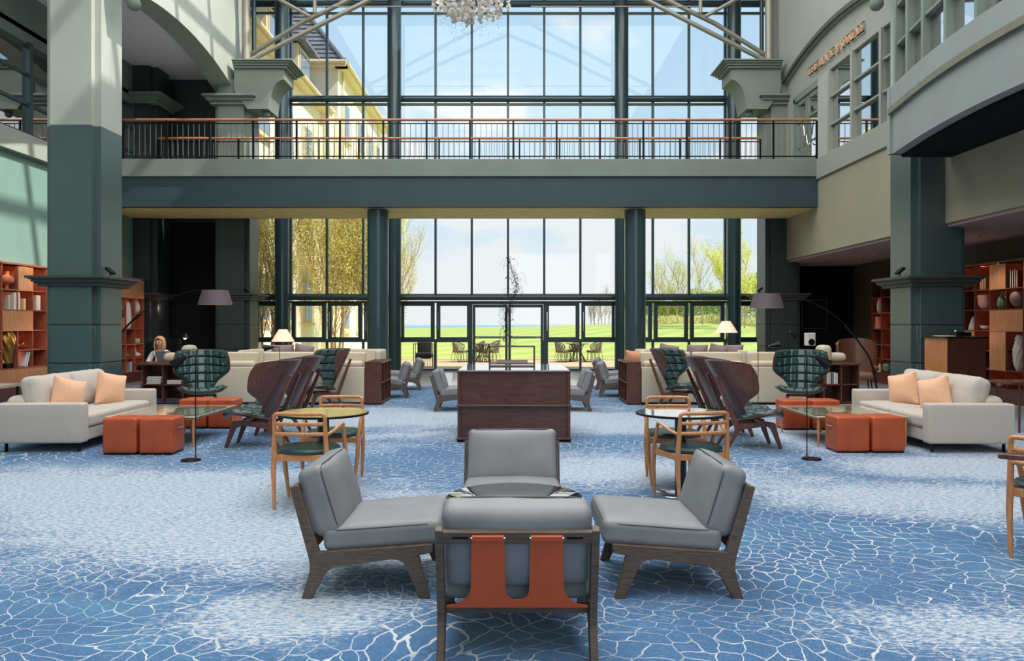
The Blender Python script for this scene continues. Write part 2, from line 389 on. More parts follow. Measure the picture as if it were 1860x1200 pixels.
def link(name, me, parent, loc=(0, 0, 0), rot=(0, 0, 0), sc=(1, 1, 1)):
    o = bpy.data.objects.new(name, me); C.objects.link(o); o.parent = parent; o.location = loc; o.rotation_euler = rot; o.scale = sc; return o
def struct(name, mb, m, parent=None, bevel=0, **kw):
    o = mb.build(name, m, parent, bevel=bevel, **kw)
    if parent is None: o['kind'] = 'structure'
    return o
def P(px, py, Y): return Vector(((px-VX)*Y/F, Y, EYE-(py-HY)*Y/F))
def MX(x): return 2*AX-x                        # mirror about the building axis
# ================================================================== SETTING
FY = 24.4            # facade plane
PL, PR = -7.44, 7.29 # pillar centre lines
# floor
struct('floor', MB().box(-14, 13.5, -7, 18.5, -.2, 0), carpet_m)
struct('floor_planks', MB().box(-14, 13.5, 18.5, FY+.1, -.2, -.002), planks())
# ---- cross-shaped pillars with capitals
def plus(cx, cy, a, b):
    return [(cx+x, cy+y) for x, y in ((-a, -b), (a, -b), (a, -a), (b, -a), (b, a), (a, a), (a, b), (-a, b), (-a, a), (-b, a), (-b, -a), (-a, -a))]
def cap_mb(cx, cy, z0, h, b0, b1):
    mb = MB(); st = [(0, .04, 0), (.04, .30, .22), (.30, .42, .42), (.42, .66, .62), (.66, .76, .80), (.76, 1.0, 1.0)]
    for t0, t1, k in st:
        q = b0+(b1-b0)*k; q2 = q
        mb.box(cx-q, cx+q, cy-q, cy+q, z0+h*t0, z0+h*t1)
    return mb
def pillar(cx, cy, paint_z=4.85, zmax=14.6, upper=sage, low=teal):
    p = srt('pillar', (0, 0, 0), None)
    zs = [0.0, .16, .81, 1.46, 2.12]
    for i in range(4):
        struct('block', MB().prism(plus(cx, cy, .352, .462), 'z', zs[i]+(.012 if i else 0), zs[i+1]-.006), low, p, bevel=.006)
    struct('core', MB().prism(plus(cx, cy, .33, .44), 'z', 0.01, 2.13), teal2, p)
    struct('capital', cap_mb(cx, cy, 2.11, .18, .49, .66), mat('capital_bronze', (62, 66, 62), .45, var=.08), p, bevel=.008)
    struct('shaft', MB().prism(plus(cx, cy, .35, .46), 'z', 2.28, paint_z), low, p)
    struct('upper_shaft', MB().prism(plus(cx, cy, .35, .46), 'z', paint_z, zmax), upper, p)
    return p
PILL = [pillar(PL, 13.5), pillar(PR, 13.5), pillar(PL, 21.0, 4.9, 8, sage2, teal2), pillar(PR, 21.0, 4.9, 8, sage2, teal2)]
for pz, (cx, cy) in zip(PILL[2:], ((PL, 21.), (PR, 21.))):
    struct('upper_capital', cap_mb(cx, cy, 7.30, .26, .49, .70), sage2, pz, bevel=.008)
# corbel brackets carrying the roof trusses
def bracket(sg):
    p = srt('truss_bracket')
    def X(px): 
        x = (px-VX)*20.7/F
        return x if sg < 0 else MX(x)
    cy0, cy1 = 20.42, 21.3
    zt = lambda py: EYE+(HY-py)*20.7/F
    arc = [(X(521.5), zt(150)), ]
    for i in range(9):
        a = PI/2*i/8; arc.append((X(521.5-28*math.sin(a)), zt(150+ (203-150)*(1-math.cos(a)))))
    poly = [(X(432), zt(131)), (X(521.5), zt(131))]+arc+[(X(493.5), zt(203)), (X(455), zt(203)), (X(432), zt(170))]
    struct('bracket_body', MB().prism(poly, 'y', cy0, cy1), sage2, p)
    mb = MB()
    for k, (a, b) in enumerate(((131, 127), (127, 123.5), (123.5, 120.5), (120.5, 117.5))):
        e = .02+.07*(k+1)**.9
        x0, x1 = sorted((X(432), X(521.5)+(e if sg < 0 else -e)))
        mb.box(x0, x1, cy0-e*.8, cy1+e*.8, zt(a), zt(b))
    struct('bracket_cornice', mb, sage2, p, bevel=.008)
    struct('ball_finial', MB().sphere((X(483), 20.7, zt(207)), .1, 10), sage2, p)
    return p
bracket(-1); bracket(1)
for s_, cx in ((-1, PL), (1, PR)):                # the same ball under the brackets of the near pillars
    p = srt('near_bracket'); struct('bracket_body', MB().box(*sorted((cx-s_*.40, cx-s_*1.5)), 13.1, 13.9, 7.7, 8.6), sage2, p)
    struct('ball_finial', MB().sphere((P(243 if s_ < 0 else 1592, 4, 13.5).x, 13.5, 6.98+.1), .12, 10).tube([(P(243 if s_ < 0 else 1592, 4, 13.5).x, 13.5, 7.1), (P(243 if s_ < 0 else 1592, 4, 13.5).x, 13.5, 7.75)], .05), sage2, p)

# ---- arched side walls between the pillars
def arch_pts(y0, y1, zs, rise, n=18):
    c = (y1-y0)/2; Rr = (c*c+rise*rise)/(2*rise); ym = (y0+y1)/2; out = []
    for i in range(n+1):
        y = y0+(y1-y0)*i/n; out.append((y, zs+math.sqrt(max(0, Rr*Rr-(y-ym)**2))-(Rr-rise)))
    return out
def arch_wall(x0, x1, name, m):
    top = arch_pts(13.9, 20.95, 7.72, .56)
    poly = [(13.5, 14.6), (13.5, 7.3)]+[(13.9, 7.3)]+top+[(20.95, 7.3), (21.45, 7.3), (21.45, 14.6)]
    return struct(name, MB().prism(poly, 'x', x0, x1), m)
arch_wall(-7.99, -7.44, 'wall_left_arch', sage)
arch_wall(7.29, 7.38, 'wall_right_arch', sageR)
struct('trim_1', MB().prism(arch_pts(13.9, 20.95, 7.74, .56)+[(y, z+.10) for y, z in arch_pts(13.9, 20.95, 7.74, .56)][::-1], 'x', 7.24, 7.30), mat('arch_moulding', (70, 78, 66), .6), None)
# ---- left aisle
struct('wall_left', MB().box(-10.3, -10.0, -7, 22.5, 0, 5.0), mat('left_wall_green', (120, 150, 140), .6, var=.06, vscale=1.5, bump=.1))
struct('trim_2', MB().box(-10.3, -9.86, -7, 22.3, 4.93, 5.36), sage)
struct('wall_left_upper', MB().box(-10.3, -10.0, -7, 22.5, 7.25, 14.6), sage2)
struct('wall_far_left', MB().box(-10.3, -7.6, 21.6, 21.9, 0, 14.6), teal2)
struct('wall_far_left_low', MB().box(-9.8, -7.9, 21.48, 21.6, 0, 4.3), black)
struct('wall_far_left_pier', MB().prism(plus(-9.9, 20.9, .35, .5), 'z', 0, 9), teal2)
struct('trim_3', cap_mb(-9.9, 20.9, 7.3, .26, .5, .75), sage2)
struct('trim_4', cap_mb(-9.9, 20.9, 2.11, .18, .5, .7), mat('capital_bronze', (0, 0, 0)))
struct('ceiling_left_aisle', MB().box(-10.3, -7.99, 13.6, 21.6, 8.32, 8.5), lilac)
# upper left glazing
w2 = srt('window_2'); mb = MB()
ys = [10.2, 11.6, 13.0, 14.5, 16.0, 17.5, 19.0, 20.4]
for y in ys: struct('mullion', MB().box(-10.06, -9.94, y-.06, y+.06, 5.36, 7.3), frame_m, w2)
for z in (5.40, 6.03, 6.65, 7.24): struct('glazing_bar', MB().box(-10.04, -9.98, ys[0], ys[-1], z-.03, z+.03), frame_m, w2)
for a, b in zip(ys, ys[1:]):
    for z0, z1 in ((5.42, 6.0), (6.06, 6.62), (6.68, 7.22)): struct('pane', MB().box(-10.03, -10.02, a+.06, b-.06, z0, z1), gl_dark, w2)
struct('wall_room_beyond', MB().box(-12.2, -12.0, 9, 21.6, 5, 8.5), mat('brown_room_wall', (64, 48, 40), .7))
struct('ceiling_room_beyond', MB().box(-12.2, -10.0, 9, 21.6, 7.5, 7.6), mat('room_ceiling', (150, 140, 132), .7))
struct('floor_room_beyond', MB().box(-12.2, -10.0, 9, 21.6, 4.95, 5.0), walnut_h)

# ---- bridge
BY0, BY1 = 18.4, 20.45
br = srt('bridge')
struct('slab_fascia', MB().box(-10.0, 7.36, BY0, BY0+.2, 5.0, 5.42), sage2, br, bevel=.01)
struct('beam_fascia', MB().box(-10.0, 7.4, BY0+.05, BY0+.25, 4.28, 5.0), mat('beam_blue_teal', (44, 64, 70), .6, bump=.12, bscale=60, var=.08, vscale=1.5), br)
struct('soffit', MB().box(-10.0, 7.4, BY0+.25, BY1, 4.28, 5.0), mat('soffit_paint', (226, 208, 140), .6), br)  # yellow light bounced off the lawn is put into this colour
struct('deck', MB().box(-10.0, 7.4, BY0+.2, BY1, 5.0, 5.38), sage2, br)
struct('rear_fascia', MB().box(-10.0, 7.4, BY1, BY1+.06, 4.28, 5.42), sage2, br)
for x in (-.075-3.18, -.075+3.14):
    c_ = srt('bridge_column'); struct('shaft', MB().lathe([(.26, 0), (.26, 4.29)], (x, 18.95, 0), 32), col_m, c_)
# columns' small control plates
def railing(y, x0, x1, label, first):
    t = thing('balustrade', label, 'railing', (0, y, 5.42), 0, 'bridge balustrades')
    MB().tube([(x0, 0, .96), (x1, 0, .96)], .032, 12).build('handrail', rail_wood, t)
    MB().box(x0, x1, -.012, .012, .86, .885).build('top_rail', blackm, t)
    MB().box(x0, x1, -.012, .012, .07, .095).build('bottom_rail', blackm, t)
    post = MB().box(-.022, .022, -.02, .02, 0, .94).mesh('post', blackm); bal = MB().box(-.0065, .0065, -.0065, .0065, .09, .87).mesh('baluster', steelgrey)
    n = int((x1-x0)/1.03); d = (x1-x0)/n
    for i in range(n+1):
        link('post', post, t, (x0+i*d, 0, 0))
        if i < n:
            for k in range(1, 8): link('baluster', bal, t, (x0+i*d+k*d/8, 0, 0))
steelgrey = mat('brushed_bar', (120, 118, 114), .4, metal=.6, var=.05)
railing(18.52, -9.3, 7.36, 'balustrade along the near edge of the bridge with a wooden handrail and fine steel bars', True)
railing(20.36, -9.3, 6.6, 'balustrade along the window side of the bridge, seen through the near one', False)

# ---- right wing
tanw = mat('wall_grey_tan', (150, 144, 124), .6, bump=.15, var=.07, vscale=1.3)
struct('wall_right_fascia', MB().box(7.36, 7.6, 12.0, 21.6, 3.18, 5.0), tanw)
struct('trim_5', MB().box(7.31, 7.6, 13.0, 21.6, 4.93, 5.42), sageR, bevel=.01)
struct('wall_right_fascia_near', MB().box(7.36, 7.6, -7, 12.0, 3.18, 4.35), tanw)
struct('ceiling_right_aisle', MB().box(7.4, 13.5, -7, 22.4, 3.12, 3.18), mat('aisle_ceiling', (150, 128, 124), .8, var=.03))
struct('wall_right', MB().box(9.62, 9.85, -7, 22.5, 0, 3.2), mat('wall_olive_brown', (72, 66, 50), .7))
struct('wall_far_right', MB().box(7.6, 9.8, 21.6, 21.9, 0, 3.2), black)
struct('wall_far_right_mid', MB().box(7.2, 10.0, 21.45, 21.75, 3.1, 14.6), sage2)
struct('wall_right_sign', MB().box(7.38, 7.6, 13.5, 21.5, 7.36, 14.6), sageR)
# window band above the bridge level
def window_band(name, x, ylist, z0, z1, rows, depth=.17):
    wd = srt(name)
    for y in ylist: struct('mullion', MB().box(x, x+depth, y-.045, y+.045, z0, z1), sageR, wd, bevel=.006)
    zr = [z0+(z1-z0)*i/rows for i in range(rows+1)]
    for z in zr: struct('glazing_bar', MB().box(x+.04, x+depth-.02, ylist[0], ylist[-1], z-.022, z+.022), sageR, wd, bevel=.005)
    for a, b in zip(ylist, ylist[1:]):
        for i in range(rows):
            struct('pane', MB().box(x+depth-.06, x+depth-.05, min(a, b)+.05, max(a, b)-.05, zr[i]+.03, zr[i+1]-.03), gl_dark, wd)
    return wd
window_band('window_3', 7.33, [13.9, 15.3, 16.6, 17.8], 5.42, 7.36, 3)
struct('wall_right_pier', MB().box(7.36, 7.6, 17.85, 18.45, 5.42, 7.36), sage)
# double door with C shaped pulls
dr = srt('door_1')
struct('door_frame', MB().box(7.38, 7.5, 18.4, 18.5, 5.42, 7.3).box(7.38, 7.5, 20.0, 20.1, 5.42, 7.3).box(7.38, 7.5, 18.4, 20.1, 7.2, 7.36), sage2, dr)
for y0 in (18.5, 19.26):
    lf = struct('door_leaf', MB().box(7.42, 7.47, y0, y0+.12, 5.42, 7.2).box(7.42, 7.47, y0+.62, y0+.74, 5.42, 7.2).box(7.42, 7.47, y0+.1, y0+.64, 5.42, 5.6).box(7.42, 7.47, y0+.1, y0+.64, 7.08, 7.2)
                .box(7.42, 7.47, y0+.1, y0+.64, 5.98, 6.03).box(7.42, 7.47, y0+.1, y0+.64, 6.62, 6.67), sage2, dr)
    struct('pane', MB().box(7.44, 7.45, y0+.12, y0+.62, 5.6, 7.08), gl_dark, lf)
    s_ = 1 if y0 < 19 else -1; yc = y0+(.52 if s_ > 0 else .22)
    struct('pull_handle', MB().tube([(7.37, yc-s_*.16*math.cos(a), 6.2+.30*math.sin(a)) for a in [(-1.9+3.8*i/16)+PI for i in range(17)]], .018, 8), steel, lf)
struct('wall_right_behind_door', MB().box(7.36, 7.6, 20.1, 21.6, 5.42, 7.36), sageR)
struct('wall_restaurant', MB().box(9.4, 9.6, 8, 21.6, 4.9, 9), mat('brown_room_wall', (0, 0, 0)))
struct('ceiling_restaurant', MB().box(7.62, 9.6, 6, 21.6, 7.5, 7.6).box(7.62, 9.6, 6, 21.6, 5.3, 5.36), mat('restaurant_dark', (70, 64, 58), .8))
struct('wall_restaurant_end', MB().box(7.6, 9.6, 12.95, 13.1, 4.9, 9), mat('restaurant_dark', (0, 0, 0)))
for k, (y, m) in enumerate(((14.6, 'curtain_red'), (16.0, 'curtain_brown'), (17.3, 'curtain_brown'))):
    pts = [(8.0+.05*math.sin(i*1.3), y-.25+i*.03) for i in range(18)]
    o = MB().prism(pts+[(a+.01, b) for a, b in pts[::-1]], 'z', 5.42, 7.45).build('curtain', mat(m, (110, 50, 40) if 'red' in m else (96, 70, 52), .8)); tag(o, ['rust curtain behind the window nearest the curved balcony', 'brown curtain behind the middle pane column beside the sign wall', 'brown curtain behind the window pane next to the glazed double door'][k], 'curtain', 'restaurant curtains')
# sign lettering
sgn = thing('wall_sign', 'copper letters THE ROCK & SPINDLE standing on the wall under the arch', 'sign', (7.37, 17.5, 7.56), -PI/2)
def text_mesh(body, size=.29, ext=.012):
    cu_ = bpy.data.curves.new('lettering', 'FONT'); cu_.body = body; cu_.size = size; cu_.extrude = ext; cu_.offset = 0
    ob = bpy.data.objects.new('lettering', cu_); C.objects.link(ob); bpy.context.view_layer.update()
    wd = ob.dimensions.x; me = bpy.data.meshes.new_from_object(ob) if body.strip() else None
    bpy.data.objects.remove(ob); return wd, me
full = text_mesh('THE ROCK & SPINDLE|')[0]; TXT = 'THE ROCK & SPINDLE'; kx = 2.95/text_mesh(TXT)[0]; cop = mat('copper_letters', (226, 170, 138), .45, metal=.25, var=.05)
for i, ch in enumerate(TXT):
    if ch == ' ': continue
    x = text_mesh(TXT[:i]+'|')[0]-text_mesh('|')[0] if i else 0
    me = text_mesh(ch)[1]; me.materials.clear(); me.materials.append(cop)
    # serifs: feet along the baseline and cap line edges of the stems
    vs = [v.co.copy() for v in me.vertices]; zmx = max(v.z for v in vs); ymx = max(v.y for v in vs); sb = MB()
    for e_ in me.edges:
        a_, b_ = vs[e_.vertices[0]], vs[e_.vertices[1]]
        if min(a_.z, b_.z) < zmx-1e-4 or abs(a_.y-b_.y) > 1e-4 or abs(a_.x-b_.x) < .012: continue
        if (abs(a_.y) < .004 or abs(a_.y-ymx) < .004) and ch not in '&OCS':
            yy = 0 if a_.y < .05 else ymx-.016; sb.box(min(a_.x, b_.x)-.018, max(a_.x, b_.x)+.018, yy, yy+.016, -zmx, zmx)
    if sb.v:
        me2 = bpy.data.meshes.new('letter'); n0 = len(vs)
        me2.from_pydata([tuple(v) for v in vs]+[tuple(v) for v in sb.v], [], [tuple(p.vertices) for p in me.polygons]+[tuple(i_+n0 for i_ in f_) for f_ in sb.f]); me2.materials.append(cop); me = me2
    o = link('letter', me, sgn, (x*kx-1.475, -.035, 0), (PI/2, 0, 0), (kx, 1, 1))

# ---- curved balcony bay, upper right
BC = [(6.32, 12.85), (6.21, 12.2), (6.10, 11.5), (6.02, 10.8), (5.97, 10.1), (5.96, 9.4), (6.0, 8.7), (6.1, 8.0), (6.27, 7.3), (6.5, 6.6), (6.9, 5.9), (7.4, 5.3)]
def smooth_poly(p, k=4):
    out = []
    for i in range(len(p)-1):
        p0 = p[max(i-1, 0)]; p1 = p[i]; p2 = p[i+1]; p3 = p[min(i+2, len(p)-1)]
        for j in range(k):
            t = j/k; out.append(tuple(.5*((2*p1[a])+(-p0[a]+p2[a])*t+(2*p0[a]-5*p1[a]+4*p2[a]-p3[a])*t*t+(-p0[a]+3*p1[a]-3*p2[a]+p3[a])*t**3) for a in (0, 1)))
    return out+[p[-1]]
BCs = smooth_poly(BC)
def off(c, d): return [(x+d, y) for x, y in c]
bay = srt('balcony_bay')
def band(d0, d1, z0, z1): return MB().prism(off(BCs, d0)+off(BCs, d1)[::-1], 'z', z0, z1)
bayw = mat('bay_grey', (134, 142, 140), .55, bump=.12, var=.05, vscale=1.2)
struct('lower_fascia', band(.03, .35, 4.30, 4.98), bayw, bay, ang=50)
struct('moulding', band(-.03, .3, 4.96, 5.06), mat('bay_moulding', (112, 112, 96), .6), bay, ang=50)
struct('upper_fascia', band(0, .35, 5.06, 5.40), bayw, bay, ang=50)
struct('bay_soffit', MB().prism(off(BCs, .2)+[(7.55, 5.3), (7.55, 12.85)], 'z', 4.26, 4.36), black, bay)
struct('bay_end_wall', MB().box(6.3, 7.4, 12.8, 12.9, 4.3, 5.4), bayw, bay)
wb = srt('window_4')
MY = [12.72, 12.15, 11.5, 10.75, 9.95, 9.15, 8.35, 7.55]
def bx_(y):
    for (x0, y0), (x1, y1) in zip(BCs, BCs[1:]):
        if y1 <= y <= y0: return x0+(x1-x0)*(y0-y)/(y0-y1)
    return BCs[-1][0]
for y in MY: struct('mullion', MB().box(bx_(y)+.04, bx_(y)+.20, y-.035, y+.035, 5.4, 8.2), sage2, wb, bevel=.006)
for a, b in zip(MY, MY[1:]):
    for z in (5.43, 6.08, 6.72, 7.36): struct('glazing_bar', MB().bar((bx_(a)+.13, a, z), (bx_(b)+.13, b, z), .12, .04), sage2, wb)
    for z0 in (5.46, 6.11, 6.75): struct('pane', MB().bar((bx_(a)+.17, a-.04, z0+.3), (bx_(b)+.17, b+.04, z0+.3), .008, .58), gl_dark, wb)
struct('wall_bay_back', MB().box(8.6, 8.8, 5, 12.9, 4.9, 9), mat('bay_room_wall', (92, 70, 58), .8))
# ---- near right upper wall and roof
struct('wall_outer_right', MB().box(13.5, 13.7, -7.3, 24.6, 0, 14.8), sage2)  # unseen wall, added to stop sun leaking onto the floor
struct('wall_outer_left', MB().box(-14.2, -14, -7.3, 24.6, 0, 14.8), sage2)  # unseen, added as a sun stop on this side
struct('wall_right_near', MB().box(7.36, 7.6, -7, 13.2, 8.2, 14.6), sage2)
struct('wall_rear', MB().box(-14, 13.5, -7.3, -7, 0, 14.6), sage2)
struct('ceiling_left_part', MB().box(-14, -4.2, -7.3, 24.6, 14.6, 14.8), lilac)  # unseen roof; the gap beside it is shaped to steer the sun
struct('ceiling_right_part', MB().box(.6, 13.5, -7.3, 24.6, 14.6, 14.8), lilac)  # unseen, kept opaque so no direct sun falls on the hall floor
rb = srt('ceiling_roof_beams')
for y in range(-6, 25, 2): struct('roof_beam', MB().box(-4.3, .7, y-.07, y+.07, 14.45, 14.75), pipe_m, rb)
for x in (-2.6, -1.0): struct('roof_purlin', MB().box(x-.07, x+.07, -7, 24.5, 14.5, 14.7), pipe_m, rb)
# recessed downlights in the right aisle ceiling
for k, (px, py, lab) in enumerate(((1565, 465, 'small recessed downlight over the dark lounge, left of the pair'), (1589, 461, 'small recessed downlight over the dark lounge, nearer the grey pillar'), (1776, 428, 'small recessed downlight in the ceiling above the bookcase by the wooden lectern'))):
    Y = (3.12-EYE)*F/(HY-py); X = (px-VX)*Y/F
    t = thing('ceiling_downlight', lab, 'ceiling light', (X, Y, 3.12), 0, 'aisle downlights')
    MB().lathe([(.03, -.004), (.05, -.008), (.055, 0)], (0, 0, 0), 16).build('bezel', steel, t)
    MB().lathe([(.001, -.003), (.034, -.003), (.034, 0)], (0, 0, 0), 16).build('lamp', spot_e, t)
    light('downlight', 'SPOT', (X, Y, 3.08), (0, 0, 0), 45, (1, .82, .62), .04, spot_size=1.6, spot_blend=.6)
# spotlight fixtures on the pillar capitals
for k, (x, y, lab) in enumerate(((P(203, 0, 13.3).x, 13.25, 'small black floodlight standing on the ledge of the near left pillar'), (P(1632, 0, 13.3).x, 13.25, 'small black floodlight standing on the ledge of the near right pillar'),
                                 (P(450, 0, 20.5).x, 20.45, 'tiny black floodlight on the ledge of the far left pillar by the glazing'), (P(1379, 0, 20.5).x, 20.45, 'tiny black floodlight on the ledge of the far right pillar above the plum lampshade'))):
    t = thing('spotlight', lab, 'spotlight', (x, y, 2.29), 0, 'capital floodlights')
    MB().tube([(0, 0, 0), (0, 0, .07)], .01).build('stem', blackm, t)
    M = Matrix.Translation((0, 0, .10)) @ Matrix.Rotation(.7 if x < 0 else -.7, 4, 'Y')
    MB(M).cbox((0, 0, 0), (.16, .12, .05)).build('head', blackm, t, bevel=.008)

# ---- facade
fc = srt('window_1')
MOD = 1.145
def glz(x): return AX+x*MOD
cols = [-8, -7, -6, -5, -4, -3, -2, -1, 0, 1, 2, 3, 4, 5, 6, 7, 8]
for i in cols:
    struct('mullion', MB().box(glz(i)-.035, glz(i)+.035, FY-.06, FY+.06, 2.42, 14.6), frame_m, fc)
def pipe(z, r, nm='transom_pipe'): struct(nm, MB().tube([(-9.3, FY-.12, z), (9.1, FY-.12, z)], r, 16), col_m, fc)
pipe(EYE+(HY-540)*24.2/F, .085); pipe(EYE+(HY-178)*24.2/F, .10); pipe(EYE+(HY-5)*24.2/F, .11)
for z in (2.17, 2.40, 8.42, 11.3, 11.6): struct('transom', MB().box(-9.3, 9.1, FY-.05, FY+.05, z-.03, z+.03), frame_m, fc)
struct('sill_rail', MB().box(-9.3, glz(-1), FY-.07, FY+.07, .90, 1.0).box(glz(1), 9.1, FY-.07, FY+.07, .90, 1.0), frame_m, fc)
struct('base_rail', MB().box(-9.3, glz(-1), FY-.05, FY+.05, 0, .06).box(glz(1), 9.1, FY-.05, FY+.05, 0, .06), frame_m, fc)
for i in cols[:-1]:
    a, b = glz(i), glz(i+1)
    for z0, z1 in ((2.43, 8.39), (8.45, 11.27), (11.6, 14.5)):
        struct('pane', MB().box(a+.03, b-.03, FY-.005, FY+.005, z0, z1), gl, fc)
    if i in (-1, 0): continue
    sash = struct('sash', MB().box(a+.03, a+.15, FY-.06, FY+.06, 1.0, 2.14).box(b-.15, b-.03, FY-.06, FY+.06, 1.0, 2.14).box(a+.14, b-.14, FY-.06, FY+.06, 2.05, 2.14).box(a+.14, b-.14, FY-.06, FY+.06, 1.0, 1.06), frame_m, fc)
    struct('sash_pane', MB().box(a+.14, b-.14, FY-.005, FY+.005, 1.06, 2.05), gl, sash)
    struct('sash_handle', MB().box(a+.08, a+.10, FY-.10, FY-.08, 1.25, 1.85).box(a+.08, a+.10, FY-.09, FY-.05, 1.3, 1.33).box(a+.08, a+.10, FY-.09, FY-.05, 1.78, 1.81), steel, sash)
    struct('pane', MB().box(a+.03, b-.03, FY-.005, FY+.005, .06, .9), gl, fc)
    struct('low_mullion', MB().box(a-.035, a+.035, FY-.06, FY+.06, 0, .95), frame_m, fc)
d2 = srt('door_2')
a, b, c_ = glz(-1), glz(0), glz(1)
struct('door_frame', MB().box(a-.12, a+.02, FY-.08, FY+.08, 0, 2.2).box(c_-.02, c_+.12, FY-.08, FY+.08, 0, 2.2).box(a, c_, FY-.08, FY+.08, 2.1, 2.2), frame_m, d2)
for x0, x1 in ((a+.03, b-.01), (b+.01, c_-.03)):
    lf = struct('door_leaf', MB().box(x0, x0+.08, FY-.04, FY+.04, .01, 2.09).box(x1-.08, x1, FY-.04, FY+.04, .01, 2.09).box(x0+.07, x1-.07, FY-.04, FY+.04, .01, .14).box(x0+.07, x1-.07, FY-.04, FY+.04, 2.0, 2.09), frame_m, d2)
    struct('pane', MB().box(x0+.08, x1-.08, FY-.005, FY+.005, .14, 2.0), gl, lf)
    struct('push_bar', MB().box(x0+.03, x1-.03, FY-.13, FY-.09, 1.02, 1.09).box(x0+.04, x0+.09, FY-.13, FY-.03, 1.01, 1.1).box(x1-.09, x1-.04, FY-.13, FY-.03, 1.01, 1.1), mat('push_bar_grey', (170, 165, 155), .4, metal=.4), lf)
    struct('bar_plate', MB().box(x0+.2, x1-.25, FY-.135, FY-.13, 1.035, 1.075), mat('push_bar_green', (70, 130, 90), .5), lf)
for x, r in ((AX-3.53, .215), (AX+3.53, .215), (AX-7.02, .22), (AX+7.02, .22)):
    c_ = srt('facade_column'); struct('shaft', MB().lathe([(r, 0), (r, 14.5)], (x, 23.95, 0), 32), col_m, c_)
for s_ in (-1, 1):
    x = AX+s_*3.05 if s_ < 0 else AX+3.0
    struct('trim_%d' % (6+s_), MB().box(x+(.0), x+.05, 19.2, 19.26, .88, 1.72), mat('column_plate', (190, 180, 150), .4), None)
# ---- roof trusses over the brackets
def truss(sg):
    t = srt('roof_truss')
    def q(px, py, Y=20.9):
        p = P(px, py, Y)
        return (p.x if sg < 0 else MX(p.x), p.y, p.z)
    struct('lower_chord', MB().tube([q(446, 114), q(560, 56), q(670, 0), q(800, -62), q(921, -112)], .062, 12), pipe_m, t)
    struct('upper_chord', MB().tube([q(441, 108, 21.15), q(545, 43, 21.15), q(633, 0, 21.15), q(770, -72, 21.15), q(921, -150, 21.15)], .062, 12), pipe_m, t)
    struct('strut', MB().tube([q(571.6, 24), q(571.6, -90)], .05, 10), pipe_m, t)
    struct('strut', MB().tube([q(563, 30), q(500, -5), q(440, -50)], .05, 10), pipe_m, t)
    struct('post_pipe', MB().tube([q(447, 118), q(447, -90)], .11, 14), pipe_m, t)
    struct('post_pipe', MB().tube([q(461, 118, 22.6), q(461, -90, 22.6)], .06, 12), col_m, t)
    struct('tie_rod', MB().tube([q(571.6, 12), q(880, 12)], .02, 8), pipe_m, t)
truss(-1); truss(1)
# ================================================================== OUTSIDE
def gz(x, y):
    """height of the lawn"""
    t = max(0, min(1, (y-34)/50)); s = t*t*(3-2*t)
    rt = max(0, min(1, (x-2)/22)); 
    h = s*(1.05+.75*rt) + .15*s*math.sin(x*.11+1)
    t2 = max(0, (y-95)/60)
    return -.06+h-6*t2*t2
mb = MB(); nx, ny = 60, 60
vs = []; fs = []
for j in range(ny+1):
    y = 31.5+(j/ny)**1.6*150
    for i in range(nx+1):
        x = (-1+2*i/nx)*(14+ (y-31.5)*1.15); vs.append((x, y, gz(x, y)))
for j in range(ny):
    for i in range(nx): a = j*(nx+1)+i; fs.append((a, a+1, a+nx+2, a+nx+1))
mb.add(vs, fs); tag(mb.build('lawn', lawn_m), 'mown green lawn rising to a low ridge beyond the terrace', 'lawn')['kind'] = 'structure'
struct('terrace_floor', MB().box(-30, 30, FY+.08, 32.2, -.3, -.03), patio_m)
struct('lawn_base', MB().box(-200, 200, 31, 190, -12, -8), lawn_m)
struct('sea', MB().box(-9000, 9000, 190, 12000, -22, -20), sea_m)
# near lawn beyond left of the building wing
struct('terrace_kerb', MB().box(-30, 30, 32.0, 32.25, -.3, .02), stone_t)

# ---- hotel wing on the left
bw = thing('hotel_wing', 'cream rendered wing with grey slate mansard roof seen through the upper left glazing', 'building', (0, 0, 0))
def ev(x0, x1, y0, y1, ze, nm=''):
    MB().box(x0, x1, y0, y1, -.3, ze-.15).build('wall', render_y, bw)
xa, ya0, ya1, za = -8.75, 24.9, 35.6, 11.35
xb, yb0, yb1, zb = -8.15, 36.4, 48.6, 13.7
ev(xa-9, xa, ya0, ya1, za); ev(xb-9.5, xb, yb0, yb1, zb)
MB().box(xa-9, xb-.2, ya1, yb0, -.3, za).build('wall', render_y, bw)
def eaves(x, y0, y1, z):
    MB().box(x-.1, x+.45, y0-.3, y1+.4, z-.16, z-.04).build('eaves_board', stone_t, bw)
    MB().tube([(x+.5, y0-.3, z), (x+.5, y1+.4, z)], .09, 10).build('gutter', stone_t, bw)
eaves(xa, ya0, ya1, za); eaves(xb, yb0, yb1, zb)
MB().box(xb-4, xb+.45, yb0-.45, yb0+.1, zb-.16, zb-.04).build('eaves_board', stone_t, bw)
MB().tube([(xb-4, yb0-.5, zb), (xb+.5, yb0-.5, zb)], .09, 10).build('gutter', stone_t, bw)
